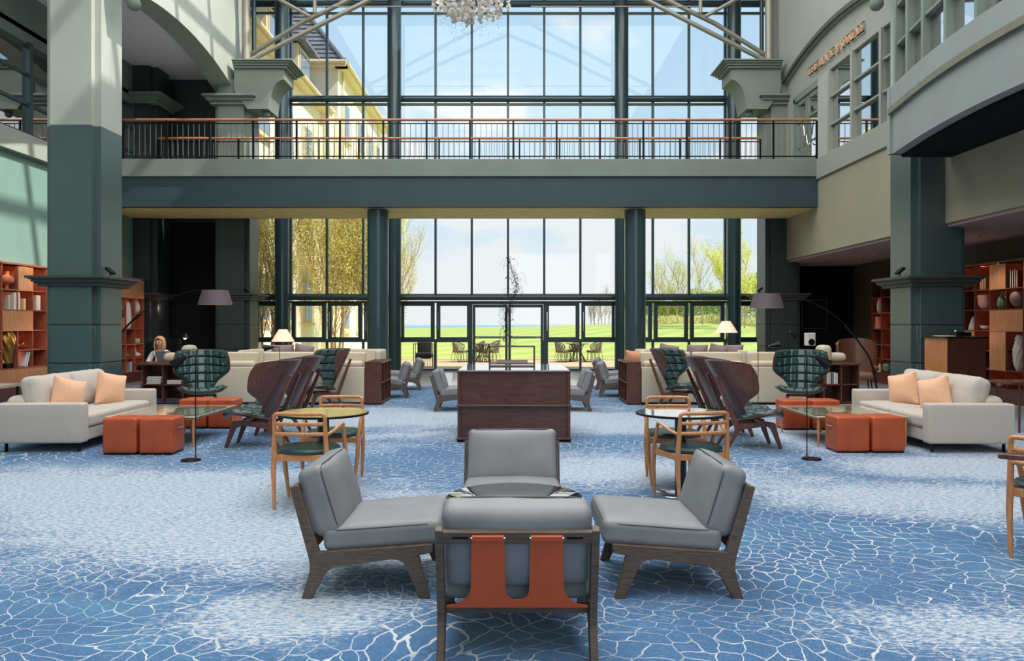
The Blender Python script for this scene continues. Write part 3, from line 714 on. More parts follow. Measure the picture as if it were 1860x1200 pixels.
# roofs: courses of slates as steps
def slates(p0, p1, q0, q1, rows, nm='roof'):
    """quad p0-p1 (eave) to q0-q1 (ridge) in overlapping courses"""
    p0, p1, q0, q1 = map(Vector, (p0, p1, q0, q1)); n_ = (p1-p0).cross(q0-p0).normalized()
    if n_.z < 0: n_ = -n_
    mb = MB()
    for r_ in range(rows):
        t0, t1 = r_/rows, (r_+1.25)/rows
        a = p0.lerp(q0, t0); b = p1.lerp(q1, t0); c = p1.lerp(q1, min(1, t1)); d = p0.lerp(q0, min(1, t1))
        m = max(1, int((b-a).length/.45)); sh = (r_ % 2)*.5/m
        for k in range(m+1):
            u0 = max(0, (k-1)/m+sh+.012/m); u1 = min(1, k/m+sh-.012/m)
            if u1 <= u0+.01/m: continue
            A = a.lerp(b, u0)+n_*.06; B = a.lerp(b, u1)+n_*.06; Cc = d.lerp(c, u1); D = d.lerp(c, u0)
            mb.add([A, B, Cc, D, A-n_*.03, B-n_*.03], [(0, 1, 2, 3), (4, 5, 1, 0)])
    o = mb.build(nm, slate, bw, smooth=False); o['kind'] = 'stuff'
    MB().add([p0, p1, q1, q0], [(0, 1, 2, 3)]).build('roof_deck', slate, bw)
slates((xa+.4, ya0, za), (xa+.4, ya1+.4, za), (xa-3.8, ya0, za+5.2), (xa-3.8, ya1-2.5, za+5.2), 16)
slates((xa+.4, ya1+.4, za), (xa-6, ya1+.4, za), (xa-3.8, ya1-2.5, za+5.2), (xa-6, ya1-2.5, za+5.2), 16)
slates((xb+.4, yb0-.4, zb), (xb+.4, yb1+.3, zb), (xb-3.0, yb0+2.6, zb+4.6), (xb-3.0, yb1-2.5, zb+4.6), 18)
slates((xb-8, yb0-.4, zb), (xb+.4, yb0-.4, zb), (xb-6, yb0+2.6, zb+4.6), (xb-3.0, yb0+2.6, zb+4.6), 18)
MB().tube([(xb+.4, yb0-.4, zb+.1), (xb-3.0, yb0+2.6, zb+4.7)], .12, 8).build('hip_tile', mat('lead_flashing', (150, 155, 165), .5), bw)
# dormers
for yd in (29.0, 33.2):
    x0, x1 = xa-2.2, xa-.15
    MB().box(x0, x1, yd-.9, yd+.9, za+.1, za+1.9).build('dormer_cheek', stone_t, bw)
    MB().add([(x0-.6, yd-1.15, za+2.5), (x1+.4, yd-1.15, za+1.9), (x1+.4, yd+1.15, za+1.9), (x0-.6, yd+1.15, za+2.5), (x1+.4, yd-1.15, za+2.05), (x1+.4, yd+1.15, za+2.05)], [(0, 1, 2, 3), (1, 4, 5, 2), (0, 4, 1), (3, 2, 5), (0, 3, 5, 4)]).build('dormer_roof', slate, bw)
    wf = MB().box(x1-.02, x1+.06, yd-.75, yd+.75, za+.3, za+1.75).build('window', stone_t, bw)
    for k in range(2): MB().box(x1+.05, x1+.08, yd-.68+k*.70, yd-.02+k*.70, za+.4, za+1.65).build('window_pane', mat('far_glass', (120, 140, 160), .1), wf)
    MB().box(x0+.4, x1-.4, yd-.93, yd-.89, za+.5, za+1.6).build('window_pane', mat('far_glass', (0, 0, 0)), wf)
# wall windows
for (x, y, z) in [(xa, y, z) for y in (27.2, 30.2, 33.2) for z in (8.2, 4.9, 1.6)]+[(xb, y, z) for y in (38.2, 41.4, 44.6, 47.2) for z in (10.6, 7.4, 4.1, 1.2)]:
    wf = MB().box(x-.05, x+.06, y-.62, y+.62, z-.05, z+1.75).build('window', stone_t, bw)
    for k in range(2): MB().box(x+.05, x+.075, y-.54+k*.57, y-.03+k*.57, z+.05, z+1.65).build('window_pane', mat('far_glass', (0, 0, 0)), wf)
    MB().box(x-.02, x+.16, y-.75, y+.75, z-.18, z-.06).build('window_sill', stone_t, bw)
MB().tube([(xb+.1, yb0+.7, 0), (xb+.1, yb0+.7, zb-.2)], .06, 8).build('downpipe', stone_t, bw)
MB().box(xb-1.6, xb-.9, yb0-.06, yb0+.02, 9.3, 11.4).build('window', stone_t, bw)

# ---- trees
def tree(name, label, x, y, z, h, stems, spread, leafn, lsize, m, seed, group=None, low=.12, trunk_r=.05, columnar=.35, hard_lower=0):
    rr = random.Random(seed); t = thing(name, label, 'tree', (x, y, z), 0, group)
    mb = MB(); tips = []
    def branch(p, d, l, r, lev):
        pts = [p]; rad = [r]; q = Vector(p); dd = Vector(d)
        for i in range(5):
            dd = (dd+Vector((rr.gauss(0, .07), rr.gauss(0, .07), .05))).normalized(); q = q+dd*l/5; pts.append(q.copy()); rad.append(max(.003, r*(1-.8*(i+1)/5)))
            if lev > 0 and i >= (1 if lev < 3 else 0):
                for _ in range(2 if lev > 1 else 1):
                    a = rr.uniform(0, 2*PI); up = rr.uniform(.9, 1.8); nd_ = (Vector((math.cos(a), math.sin(a), 0))*columnar+dd*up*.6+Vector((0, 0, .3))).normalized()
                    branch(q.copy(), nd_, l*rr.uniform(.38, .62), r*.42, lev-1)
            tips.append((q.copy(), lev))
        mb.tube(pts, rad, 5 if lev > 1 else 3)
    for s_ in range(stems):
        a = rr.uniform(0, 2*PI); o = Vector((math.cos(a), math.sin(a), 0))*rr.uniform(0, .25 if stems > 1 else 0)
        d = (Vector((math.cos(a), math.sin(a), 0))*(spread*rr.uniform(.3, 1) if stems > 1 else .02)+Vector((0, 0, 1))).normalized()
        h_ = h*.62; branch(o, d, h_*rr.uniform(.8, 1.0), trunk_r*rr.uniform(.7, 1.1), 3)
    mb.build('branches', bark_m, t)
    lf = MB(); vs = []; fs = []
    cand = [q for q, lv in tips if lv < 3 and q.z > low*h]
    for k in range(leafn):
        q = rr.choice(cand); c = q+Vector((rr.gauss(0, .13), rr.gauss(0, .13), rr.gauss(0, .13)))*(lsize/.05)**.5
        u = Vector((rr.gauss(0, 1), rr.gauss(0, 1), rr.gauss(0, 1))).normalized(); v = u.orthogonal().normalized()
        s2 = lsize*rr.uniform(.6, 1.3); o = len(vs); vs += [c-u*s2, c+v*s2*.5, c+u*s2, c-v*s2*.5]; fs.append((o, o+1, o+2, o+3))
    lf.add(vs, fs); o = lf.build('foliage', m, t, smooth=False); o['kind'] = 'stuff'
    return t
tg = 'spring trees outside the left glazing'
tree('multi_stem_tree', 'many-stemmed spring tree behind the pale window lamp at the left end of the glazing', -8.15, 26.0, -.05, 6.6, 6, .22, 9000, .035, leaf_m, 1, tg)
tree('multi_stem_tree', 'widest bright yellow-green tree between the first and second glazing columns', -7.3, 32.5, 0, 8.6, 9, .26, 15000, .045, leaf_m, 2, tg)
tree('multi_stem_tree', 'yellow-green tree showing left and right of the left bridge column', -5.6, 33.5, 0, 7.8, 9, .28, 14000, .045, leaf_m, 3, tg)
tree('multi_stem_tree', 'slimmer leafy tree at the edge of the lawn, right of the left bridge column', -4.7, 30.6, 0, 4.9, 6, .24, 7000, .036, leaf_m, 4, tg)
lab = ['bare young tree left of the right-hand lawn row, first from the bridge column', 'second bare young tree in the row beyond the right glazing', 'third thin tree in the row beyond the right glazing', 'tall bare tree standing alone right of the window mullion', 'tree half hidden by the right facade column', 'leafier tree at the far right edge of the glazing']
for i, (px, Y, h) in enumerate(((1195, 84, 6.6), (1213, 82, 7.6), (1230, 80, 8.6), (1276, 74, 8.4), (1318, 70, 9.0), (1352, 66, 9.2))):
    x = (px-VX)*Y/F; tree('young_tree', lab[i], x, Y, gz(x, Y)-.1, h, 1, .1, 800 if i < 4 else 3600, .09, leaf_m, 20+i, 'young trees beyond the right glazing', .3, .10, .55)
lab = ['smallest leftmost tree of the distant row on the ridge', 'second tree of the distant row on the ridge', 'third tree of the distant row on the ridge', 'fourth tree of the distant row on the ridge', 'fifth tree of the distant row on the ridge', 'last distant ridge tree, touching the right bridge column']
for i, px in enumerate((1073, 1080, 1087, 1093, 1099, 1106)):
    Y = 96; x = (px-VX)*Y/F; tree('distant_tree', lab[i], x, Y, gz(x, Y)-.1, 3.6+.25*i, 1, .1, 60, .07, bark_m, 40+i, 'distant row of bare trees', .5, .07, .4)
rr = random.Random(5); lf = MB(); vs = []; fs = []
for k in range(26000):
    px = rr.uniform(1140, 1420); Y = rr.uniform(84, 96)-max(0, px-1290)*.12; x = (px-VX)*Y/F
    hh = 2.5+1.5*noise.noise(Vector((x*.35, Y*.1, 0)))+max(0, px-1230)*.012
    z = gz(x, Y)+max(0, hh)*rr.random()**.6; c = Vector((x, Y, z))
    u = Vector((rr.gauss(0, 1), rr.gauss(0, 1), rr.gauss(0, 1))).normalized(); v = u.orthogonal().normalized(); s2 = .11
    o = len(vs); vs += [c-u*s2, c+v*s2*.6, c+u*s2, c-v*s2*.6]; fs.append((o, o+1, o+2, o+3))
tag(lf.add(vs, fs).build('hedge', leaf2_m, smooth=False), 'green and yellow hedge behind the row of young trees', 'hedge', kind='stuff')
vs = []; fs = []
for k in range(9000):
    px = rr.uniform(1150, 1420); Y = rr.uniform(78, 84)-max(0, px-1290)*.12; x = (px-VX)*Y/F; c = Vector((x, Y, gz(x, Y)+rr.random()**1.5*(.45+.55*(noise.noise(Vector((x*.6, Y*.3, 3)))+.5))))
    u = Vector((rr.gauss(0, .4), rr.gauss(0, .4), 1)).normalized(); v = u.orthogonal().normalized(); s2 = .13
    o = len(vs); vs += [c-u*s2, c+v*s2*.3, c+u*s2, c-v*s2*.3]; fs.append((o, o+1, o+2, o+3))
tag(MB().add(vs, fs).build('tall_grass', mat('dry_grass', (196, 190, 120), .8, var=.35), smooth=False), 'dry tall grass in front of the hedge', 'grass', kind='stuff')

# ---- terrace furniture
def wicker_chair():
    t = thing('wicker_chair', 'x', 'chair', (0, 0, 0), 0, 'wicker chairs on the terrace')
    mb = MB(); n = 40
    def bk(u, v): 
        a = PI*(1.08*u-.04)+PI; r = .30+.05*v; zz = .42+(.42-.20*abs(2*u-1)**2)*v
        return (math.cos(a)*r, -math.sin(a)*-r*.9, zz) 
    for i in range(n):
        u = i/(n-1); u2 = (i+ (4 if i % 2 else -4))/(n-1); u2 = min(1, max(0, u2))
        mb.tube([bk(u, 0), bk((u+u2)/2, .5), bk(u2, 1)], .010, 4)
    mb.tube([bk(i/16, 1) for i in range(17)], .018, 6); mb.tube([bk(i/16, 0) for i in range(17)], .015, 6)
    mb.build('back_weave', wicker, t)
    MB().soft((0, .0, .42), (.52, .48, .08), .035, .01, 2, 4).build('seat', wicker, t)
    for i in range(2):
        s_ = -1 if i else 1; m2 = MB()
        for k in range(7):
            y = -.22+k*.07; m2.tube([(s_*.25, y, .40), (s_*(.27+.02*(k % 2)), y+.05*(1 if k % 2 else -1), .2), (s_*.30, y*1.1, 0)], .009, 4)
        m2.tube([(s_*.30, -.25, .012), (s_*.30, .24, .012)], .012, 5); m2.build('leg', wicker, t)
    return t
wc = wicker_chair()
sp = [(836, 30.6, -1.9, 'wicker armchair on the terrace, leftmost of the pair left of the glass doors'), (866, 30.9, 1.6, 'wicker armchair behind the left edge of the glass doors'), (893, 30.4, 1.9, 'wicker armchair seen through the left glass door behind the metal stand'),
      (1022, 30.5, -1.8, 'wicker armchair just right of the glass doors'), (1040, 31.2, 1.2, 'wicker armchair facing away, behind the right terrace table'), (1079, 30.6, 1.8, 'wicker armchair rightmost on the terrace beside the bridge column')]
for i, (px, Y, rz, lb) in enumerate(sp):
    x = (px-VX)*Y/F
    if i == 0: wc.location = (x, Y, -.03); wc.rotation_euler = (0, 0, rz); wc['label'] = lb
    else: dup(wc, (x, Y, -.03), rz, lb)
for i, (px, lb) in enumerate(((878, 'round terrace table with woven trumpet base behind the left door'), (1049, 'round terrace table with woven trumpet base right of the doors'))):
    Y = 30.7; t = thing('terrace_table', lb, 'table', ((px-VX)*Y/F, Y, -.03), 0, 'terrace tables')
    MB().lathe([(.45, .70), (.45, .73)], (0, 0, 0), 24).build('tabletop', wicker, t)
    mb = MB()
    for k in range(22):
        a = k*2*PI/22; b = a+.5*(1 if k % 2 else -1); mb.tube([(.34*math.cos(a), .34*math.sin(a), 0), (.14*math.cos((a+b)/2), .14*math.sin((a+b)/2), .4), (.26*math.cos(b), .26*math.sin(b), .7)], .012, 4)
    mb.build('woven_base', wicker, t)
Y = 27.6; t = thing('covered_lounge_chair', 'dark rope armchair with throw outside, left of the doors', 'chair', ((770-VX)*Y/F, Y, -.03))
dk = mat('dark_rope', (52, 50, 50), .8)
MB().soft((0, 0, .38), (.58, .5, .2), .06, .02, 2, 4).build('seat', dk, t); MB().soft((0, .24, .62), (.52, .14, .5), .06, .02, 1, 4).build('backrest', dk, t)
mb = MB()
for s_ in (-1, 1): mb.tube([(s_*.34, -.25, .0), (s_*.34, -.25, .80), (s_*.34, .28, .80), (s_*.34, .28, 0)], .015, 6)
mb.tube([(-.34, -.25, .8), (.34, -.25, .8)], .015, 6).build('frame', blackm, t)
for i in range(13): pass
Y = 26.4; t = thing('terrace_rail', 'low black metal rail of thin bars outside the glazing left of the doors', 'railing', (0, Y, -.03))
x0, x1 = (756-VX)*Y/F, (788-VX)*Y/F
MB().tube([(x0, 0, .42), (x1, 0, .42)], .012, 5).build('top_rail', blackm, t)
bm_ = MB().tube([(0, 0, 0), (0, 0, .42)], .006, 4).mesh('bar', blackm)
for i in range(12): link('bar', bm_, t, (x0+(x1-x0)*i/11, 0, 0))
# ================================================================== FURNITURE
def curve_pts(a, c, b, n=5):
    a, c, b = Vector(a), Vector(c), Vector(b); return [a*(1-t)**2+c*2*t*(1-t)+b*t*t for t in [i/n for i in range(n+1)]]
def side_profile(pts):
    """list of (y,z) or ((a),(c),(b)) quadratic arcs -> polygon"""
    out = []
    for p in pts:
        if isinstance(p[0], tuple): out += [(v.x, v.y) for v in curve_pts(p[0]+(0,), p[1]+(0,), p[2]+(0,))]
        else: out.append(p)
    return out
# ---- low lounge chair (sitter looks along +Y)
def make_lounge():
    t = thing('lounge_chair', 'x', 'chair')
    prof = side_profile([(-.365, .600), (-.318, .612), (-.205, .252), (.405, .294), (.403, .248), ((.325, .232), (.34, .225), (.345, .17)), (.392, 0), (.338, 0), ((.26, .175), (.245, .212), (.18, .212)), ((-.11, .172), (-.16, .165), (-.185, .11)), (-.243, 0), (-.300, 0), ((-.262, .13), (-.25, .16), (-.262, .22))])
    for s_ in (-1, 1): MB().prism(prof, 'x', s_*.335-.017, s_*.335+.017).build('side_frame', smoked, t, bevel=.004)
    a0 = Vector((0, -.350, .575)); up = Vector((0, -.3, .95)).normalized()
    mb = MB(); mb.bar((-.32, -.345, .572), (.32, -.345, .572), .028, .055, up); mb.build('top_rail', smoked, t, bevel=.003)
    MB().cbox((0, .36, .262), (.64, .03, .04)).build('cross_rail', smoked, t, bevel=.003); MB().cbox((0, -.16, .20), (.64, .03, .04)).build('cross_rail', smoked, t, bevel=.003)
    # cushions
    M = Matrix.Translation((0, .13, .330)) @ Matrix.Rotation(math.radians(4.0), 4, 'X')
    mb = MB(M).soft((0, 0, 0), (.665, .65, .135), .040, .018, 2, 9, .004, 3); st = mb.build('seat_cushion', grey_l, t, ang=60)
    M2 = Matrix.Translation((0, -.215, .515)) @ Matrix.Rotation(math.radians(17), 4, 'X')
    bk = MB(M2).soft((0, 0, 0), (.655, .15, .385), .045, .028, 1, 9, .006, 9).build('back_cushion', grey_l, t, ang=60)
    def seam(M, hx, hy, z, ax):
        pts = []
        for i in range(48):
            a = 2*PI*i/48; c, s__ = math.cos(a), math.sin(a); k = (abs(c)**10+abs(s__)**10)**(-.1); 
            pts.append(M @ (Vector((hx*c*k, hy*s__*k, z)) if ax == 2 else Vector((hx*c*k, z, hy*s__*k))))
        return MB().tube(pts, .0035, 5, True)
    seam(M, .327, .319, .050, 2).build('seam', mat('seam_dark', (70, 76, 80), .5), st)
    seam(M2, .322, .187, .060, 1).build('seam', mat('seam_dark', (0, 0, 0)), bk)
    # leather sling: two straps joined by a hem band, lying along the lean of the back
    MS = Matrix.Translation((0, -.362, .592)) @ Matrix.Rotation(math.radians(17), 4, 'X')
    def arc(cx, cz, r, rz, a0, a1, n=8): return [(cx+r*math.cos(math.radians(a0+(a1-a0)*i/n)), cz+rz*math.sin(math.radians(a0+(a1-a0)*i/n))) for i in range(n+1)]
    half = [(.31, -.372), (.31, -.362)]+[(x, z) for x, z in arc(.31, -.262, .108, .10, 270, 180)]+[(.195, -.02), (.055, -.02), (.052, -.27)]
    ub = arc(0, -.285, .052, .05, 0, -180, 10)
    poly = half+ub[1:-1]+[(-x, z) for x, z in half[::-1]]
    # split the outline into convex-ish strips
    MB(MS).prism(poly, 'y', -.004, .002).build('sling', sling_l, t)
    for s_ in (-1, 1):
        r = MB(MS).tube([(s_*.052, -.012, -.02), (s_*.198, -.012, -.02)], .006, 8).build('sling_rod', steel, t)
        MB(MS).box(min(s_*.058, s_*.192), max(s_*.058, s_*.192), -.019, -.003, -.03, -.008).build('strap_fold', sling_l, t)
        MB(MS).box(min(s_*.21, s_*.28), max(s_*.21, s_*.28), -.001-.004, .0, -.028, -.018).build('slot', blackm, t)
    return t
lc = make_lounge()
g1 = 'grey lounge chairs around the glass coffee table'
lc.location = (.03, 3.64, 0); lc['label'] = 'grey leather lounge chair nearest the camera, showing its back and orange sling'; lc['group'] = g1
dup(lc, (.012, 5.42, 0), PI, 'grey leather lounge chair behind the glass coffee table, facing the camera', g1)
dup(lc, (-.825, 4.50, 0), -PI/2, 'grey leather lounge chair at the left side of the glass coffee table', g1)
dup(lc, (.955, 4.50, 0), PI/2, 'grey leather lounge chair at the right side of the glass coffee table', g1)
g2 = 'grey lounge chairs behind the long desk'
dup(lc, (-1.0, 13.35, 0), -PI/2, 'small grey lounge chair just left of the dark wooden desk', g2)
dup(lc, (1.08, 13.35, 0), PI/2, 'small grey lounge chair just right of the dark wooden desk', g2)
dup(lc, (-2.36, 15.65, 0), PI/2+.12, 'front grey lounge chair of the pair right of the left cube bookcase', g2)
dup(lc, (-2.32, 17.5, 0), PI/2+.12, 'rear grey lounge chair of the pair right of the left cube bookcase', g2)
dup(lc, (2.12, 15.85, 0), -PI/2-.12, 'front grey lounge chair of the pair left of the right cube bookcase', g2)
dup(lc, (2.24, 17.6, 0), -PI/2-.12, 'rear grey lounge chair of the pair left of the right cube bookcase', g2)
# glass coffee table in the middle
t = thing('coffee_table', 'round clear glass coffee table in the middle of four grey chairs', 'table', (.025, 4.55, 0))
MB().lathe([(.395, .445), (.405, .45), (.405, .457), (.395, .462)], (0, 0, 0), 64).build('glass_top', gl_top, t)
MB().lathe([(.13, .425), (.20, .43), (.20, .44), (.13, .44)], (0, 0, 0), 40).build('top_ring', blackm, t)
mb = MB()
for k in range(3):
    a = k*2*PI/3+.5; mb.tube([(.27*math.cos(a), .27*math.sin(a), 0), (.05*math.cos(a), .05*math.sin(a), .2), (.18*math.cos(a), .18*math.sin(a), .425)], .016, 8)
mb.build('legs_frame', smoked, t)

# ---- round bistro tables
def bistro(loc, top, label):
    t = thing('bistro_table', label, 'table', loc, 0, 'round bistro tables')
    MB().lathe([(.375, .690), (.390, .694), (.390, .708), (.375, .710)], (0, 0, 0), 64).build('table_edge', blackm, t)
    MB().lathe([(.378, .7102), (.378, .7125)], (0, 0, 0), 64).build('tabletop', top, t)
    MB().lathe([(.05, .012), (.05, .69)], (0, 0, 0), 24).build('column', mat('dark_green_post', (32, 44, 42), .4), t)
    MB().lathe([(.225, 0), (.225, .008), (.21, .014), (.05, .016)], (0, 0, 0), 48).build('base_disc', steel, t)
bistro((-1.63, 6.72, 0), glow_t, 'round table with a glowing yellow stone top between oak chairs, left')
bistro((1.485, 6.72, 0), white_p, 'round table with a glossy white top between oak chairs, right')
# ---- oak armchair
def make_oak():
    t = thing('oak_armchair', 'x', 'chair')
    for s_ in (-1, 1):
        MB().tube([(s_*.205, -.235, 0), (s_*.217, -.225, .30), (s_*.212, -.222, .47), (s_*.205, -.235, .66), (s_*.205, -.24, .735)], [.012, .020, .021, .017, .015], 10).build('rear_leg', oak, t)
        MB().tube([(s_*.235, .19, 0), (s_*.262, .165, .28), (s_*.262, .14, .45), (s_*.268, .08, .57), (s_*.272, .045, .655)], [.012, .021, .020, .016, .013], 10).build('front_leg', oak, t)
        MB().tube([(s_*.205, -.232, .60), (s_*.222, -.19, .602), (s_*.238, -.12, .615), (s_*.257, -.03, .645), (s_*.272, .045, .662)], [.012, .013, .013, .013, .012], 8).build('arm', oak, t)
    tr = [(-.205, -.24, .72), (-.203, -.243, .752), (-.185, -.25, .765)]+[(.17*k/6, -.25-.025*(1-(k/6)**2), .766) for k in range(-6, 7)]+[(.185, -.25, .765), (.203, -.243, .752), (.205, -.24, .72)]
    MB().tube(tr, .0155, 10).build('top_rail', oak, t)
    for z in (.685, .605): MB().tube([(.205*k/6, -.236-.03*(1-(k/6)**2), z) for k in range(-6, 7)], .0125, 8, sq=1.2).build('back_slat', oak, t)
    mb = MB(); mb.bar((-.21, -.21, .41), (.21, -.21, .41), .022, .05); mb.bar((-.25, .16, .41), (.25, .16, .41), .022, .05)
    for s_ in (-1, 1): mb.bar((s_*.213, -.21, .41), (s_*.258, .16, .41), .022, .05)
    mb.build('seat_frame', oak, t, bevel=.003)
    MB().lathe([(.05, .425), (.225, .43), (.248, .445), (.250, .46), (.235, .478), (.15, .488), (.001, .49)], (0, -.01, 0), 40, 1.0, .92, wob=lambda a, z: .06*abs(math.sin(2*a))).build('seat_pad', green_l, t)
    return t
oc = make_oak(); go = 'oak armchairs at the bistro tables'
oc.location = (-1.66, 6.36, 0); oc['group'] = go; oc['label'] = 'oak armchair with green seat in front of the yellow-topped round table'
oc.rotation_euler = (0, 0, -.06)
dup(oc, (-1.66, 7.28, 0), PI-.05, 'oak armchair behind the yellow-topped round table, facing the camera', go)
dup(oc, (1.50, 6.42, 0), .22, 'oak armchair with green seat in front of the white-topped round table', go)
dup(oc, (1.53, 7.24, 0), PI, 'oak armchair behind the white-topped round table, facing the camera', go)
o5 = dup(oc, (3.49, 4.88, 0), -.9, 'oak armchair half out of view at the dark wooden table corner', go)
t = thing('dining_table', 'corner of a reddish wooden table reaching in from the right', 'table', (3.3, 4.0, 0))
MB().prism([(-.61, .26), (.35, -.45), (1.4, .0), (1.1, .42)], 'z', .735, .765).build('tabletop', walnut, t, bevel=.006)
MB().tube([(.5, .1, 0), (.5, .1, .735)], .04, 12).build('leg', blackm, t)
MB().lathe([(.28, 0), (.28, .015), (.04, .03)], (.5, .1, 0), 24).build('base_disc', blackm, t)

# ---- winged lounge chair, walnut shell with tufted green leather
def lerp_tab(tab, v):
    for (a, x), (b, y) in zip(tab, tab[1:]):
        if v <= b: return x+(y-x)*(v-a)/(b-a) if b > a else y
    return tab[-1][1]
def smooth_tab(tab): return lambda v: (lerp_tab(tab, v-.03 if v > .03 else 0)+lerp_tab(tab, v)+lerp_tab(tab, min(1, v+.03)))/3
def make_wing():
    t = thing('wing_chair', 'x', 'chair')
    W = smooth_tab([(0, .17), (.14, .195), (.28, .26), (.45, .40), (.53, .44), (.75, .435), (1, .405)])
    def back(u, v):
        x = (2*u-1)*W(v); yc = -.16-.40*v; z = .33+.715*v
        z -= .035*(abs(2*u-1)**9)*max(0, (v-.85)/.15)
        return (x, yc+(.33+.17*max(0, (v-.55)/.45))*(abs(x)/.44)**2.2, z)
    MB().surf(back, 24, 26, lambda u, v: (-.007, .007)).build('back_shell', walnut, t, ang=50)
    def tuft(s, t_):
        return (1-math.exp(-7*abs(math.sin(PI*s))))*(1-math.exp(-7*abs(math.sin(PI*t_))))
    def tb(u, v):
        x, y, z = b2(u, v); s = x*(1+.45*(x/.44)**2); return tuft(s/.145+.5, v*5)
    def ts(u, v):
        x, y, z = seat(.03+.94*u, .03+.95*v); return tuft(x/.145+.5, v*3.6)
    def b2(u, v): return back(.02+.96*u, .03+.965*v)
    MB().surf(b2, 64, 60, lambda u, v: (-.008-(.014+.036*tb(u, v))*min(1, 14*min(u, 1-u, v, 1-v)+.35), -.006)).build('back_padding', green_l, t, ang=50)
    WS = smooth_tab([(0, .20), (.2, .24), (.45, .36), (.7, .40), (.9, .37), (1, .30)])
    def seat(u, v):
        x = (2*u-1)*WS(v); y = -.20+.52*v-.05*(abs(2*u-1)**3)*v; q = abs(x)/.40
        return (x, y, .335+.055*v+.075*q**2.5-.045*max(0, (v-.75)/.25)**2)
    MB().surf(seat, 24, 20, lambda u, v: (-.007, .007)).build('seat_shell', walnut, t, ang=50)
    MB().surf(lambda u, v: seat(.03+.94*u, .03+.95*v), 50, 44, lambda u, v: (.006, .008+(.022+.034*ts(u, v))*min(1, 12*min(u, 1-u, v, 1-v)+.3))).build('seat_padding', green_l, t, ang=50)
    prof = side_profile([(-.505, .86), (-.470, .875), (-.215, .30), (.12, .325), ((.205, .31), (.225, .29), (.235, .22)), (.300, 0), (.262, 0), ((.165, .22), (.145, .265), (.09, .265)), ((-.15, .235), (-.21, .22), (-.235, .17)), (-.335, 0), (-.378, 0), ((-.275, .19), (-.26, .22), (-.275, .27))])
    for s_ in (-1, 1):
        MB().prism(prof, 'x', s_*.20-.015, s_*.20+.015).build('side_frame', walnut, t, bevel=.006)
    for yy, zz in ((.05, .30), (-.2, .28)): MB().bar((-.2, yy, zz), (.2, yy, zz), .04, .03).build('cross_rail', walnut, t)
    return t
wg = make_wing(); gw = 'tufted green wing chairs with walnut shells'
wl = [((-3.12, 9.42), PI/2, 'nearest left walnut wing chair seen from behind, beside the bistro table'),
      ((-3.10, 10.42), PI/2, 'left walnut wing chair seen from behind, just beyond the nearest one'),
      ((-3.30, 13.35), PI/2+.72, 'green wing chair facing left, beside the left cube bookcase'),
      ((-5.10, 12.75), PI+.42, 'green tufted wing chair behind the left leather cubes, facing the camera'),
      ((2.92, 9.32), -PI/2, 'nearest right walnut wing chair seen from behind, beside the white-topped table'),
      ((2.90, 10.32), -PI/2, 'right walnut wing chair seen from behind, just beyond the nearest one'),
      ((2.95, 13.35), -PI/2-.66, 'green wing chair facing right, beside the right cube bookcase'),
      ((4.80, 12.75), PI-.40, 'green tufted wing chair behind the right leather cubes, facing the camera')]
for i, ((x, y), rz, lb) in enumerate(wl):
    if i == 0: wg.location = (x, y, 0); wg.rotation_euler = (0, 0, rz); wg['label'] = lb; wg['group'] = gw
    else: dup(wg, (x, y, 0), rz, lb, gw)

# ---- cube ottomans
def make_cube():
    t = thing('cube_ottoman', 'x', 'ottoman')
    MB().soft((0, 0, .215), (.384, .35, .40), .028, .004, 2, 4, .0015, 2).build('body', tan_l, t, ang=60)
    MB().cbox((0, 0, .01), (.35, .32, .02)).build('base', blackm, t)
    if False: MB().tube([(.1925*c, .1755*s, .388) for c, s in ((-.93, -1), (.93, -1), (1, -.93), (1, .93), (.93, 1), (-.93, 1), (-1, .93), (-1, -.93))], .002, 5, True).build('seam', mat('orange_seam', (150, 62, 34), .5), t)
    for s_ in (1, -1):
        h = MB().tube([(s_*.196, -.075, .30), (s_*.210, -.065, .30), (s_*.213, 0, .297), (s_*.210, .065, .30), (s_*.196, .075, .30)], .007, 8).build('handle', steel, t)
        MB().tube([(s_*.198, -.08, .325), (s_*.198, .08, .325)], .004, 6).build('handle_slot', mat('orange_seam', (150, 62, 34), .5), h)
    return t
cu = make_cube(); gc = 'orange leather cube ottomans'
cl = [(-4.415, 8.87, 'front left group, nearest the left sofa arm'), (-4.005, 8.87, 'front left group, beside the slim black lamp'),
      (-4.49, 11.05, 'far left pair, on the sofa side'), (-4.08, 11.05, 'far left pair, on the wing chair side'),
      (3.93, 9.0, 'front right group, its steel handle showing'), (4.335, 9.0, 'front right group, nearest the right sofa'),
      (4.00, 10.92, 'far right pair, on the wing chair side'), (4.41, 10.92, 'far right pair, nearest the right sofa arm')]
for i, (x, y, lb) in enumerate(cl):
    lb = 'orange leather cube ottoman, '+lb
    if i == 0: cu.location = (x, y, 0); cu['label'] = lb; cu['group'] = gc
    else: dup(cu, (x, y, 0), [0, .03, -.02, .02][i % 4], lb, gc)
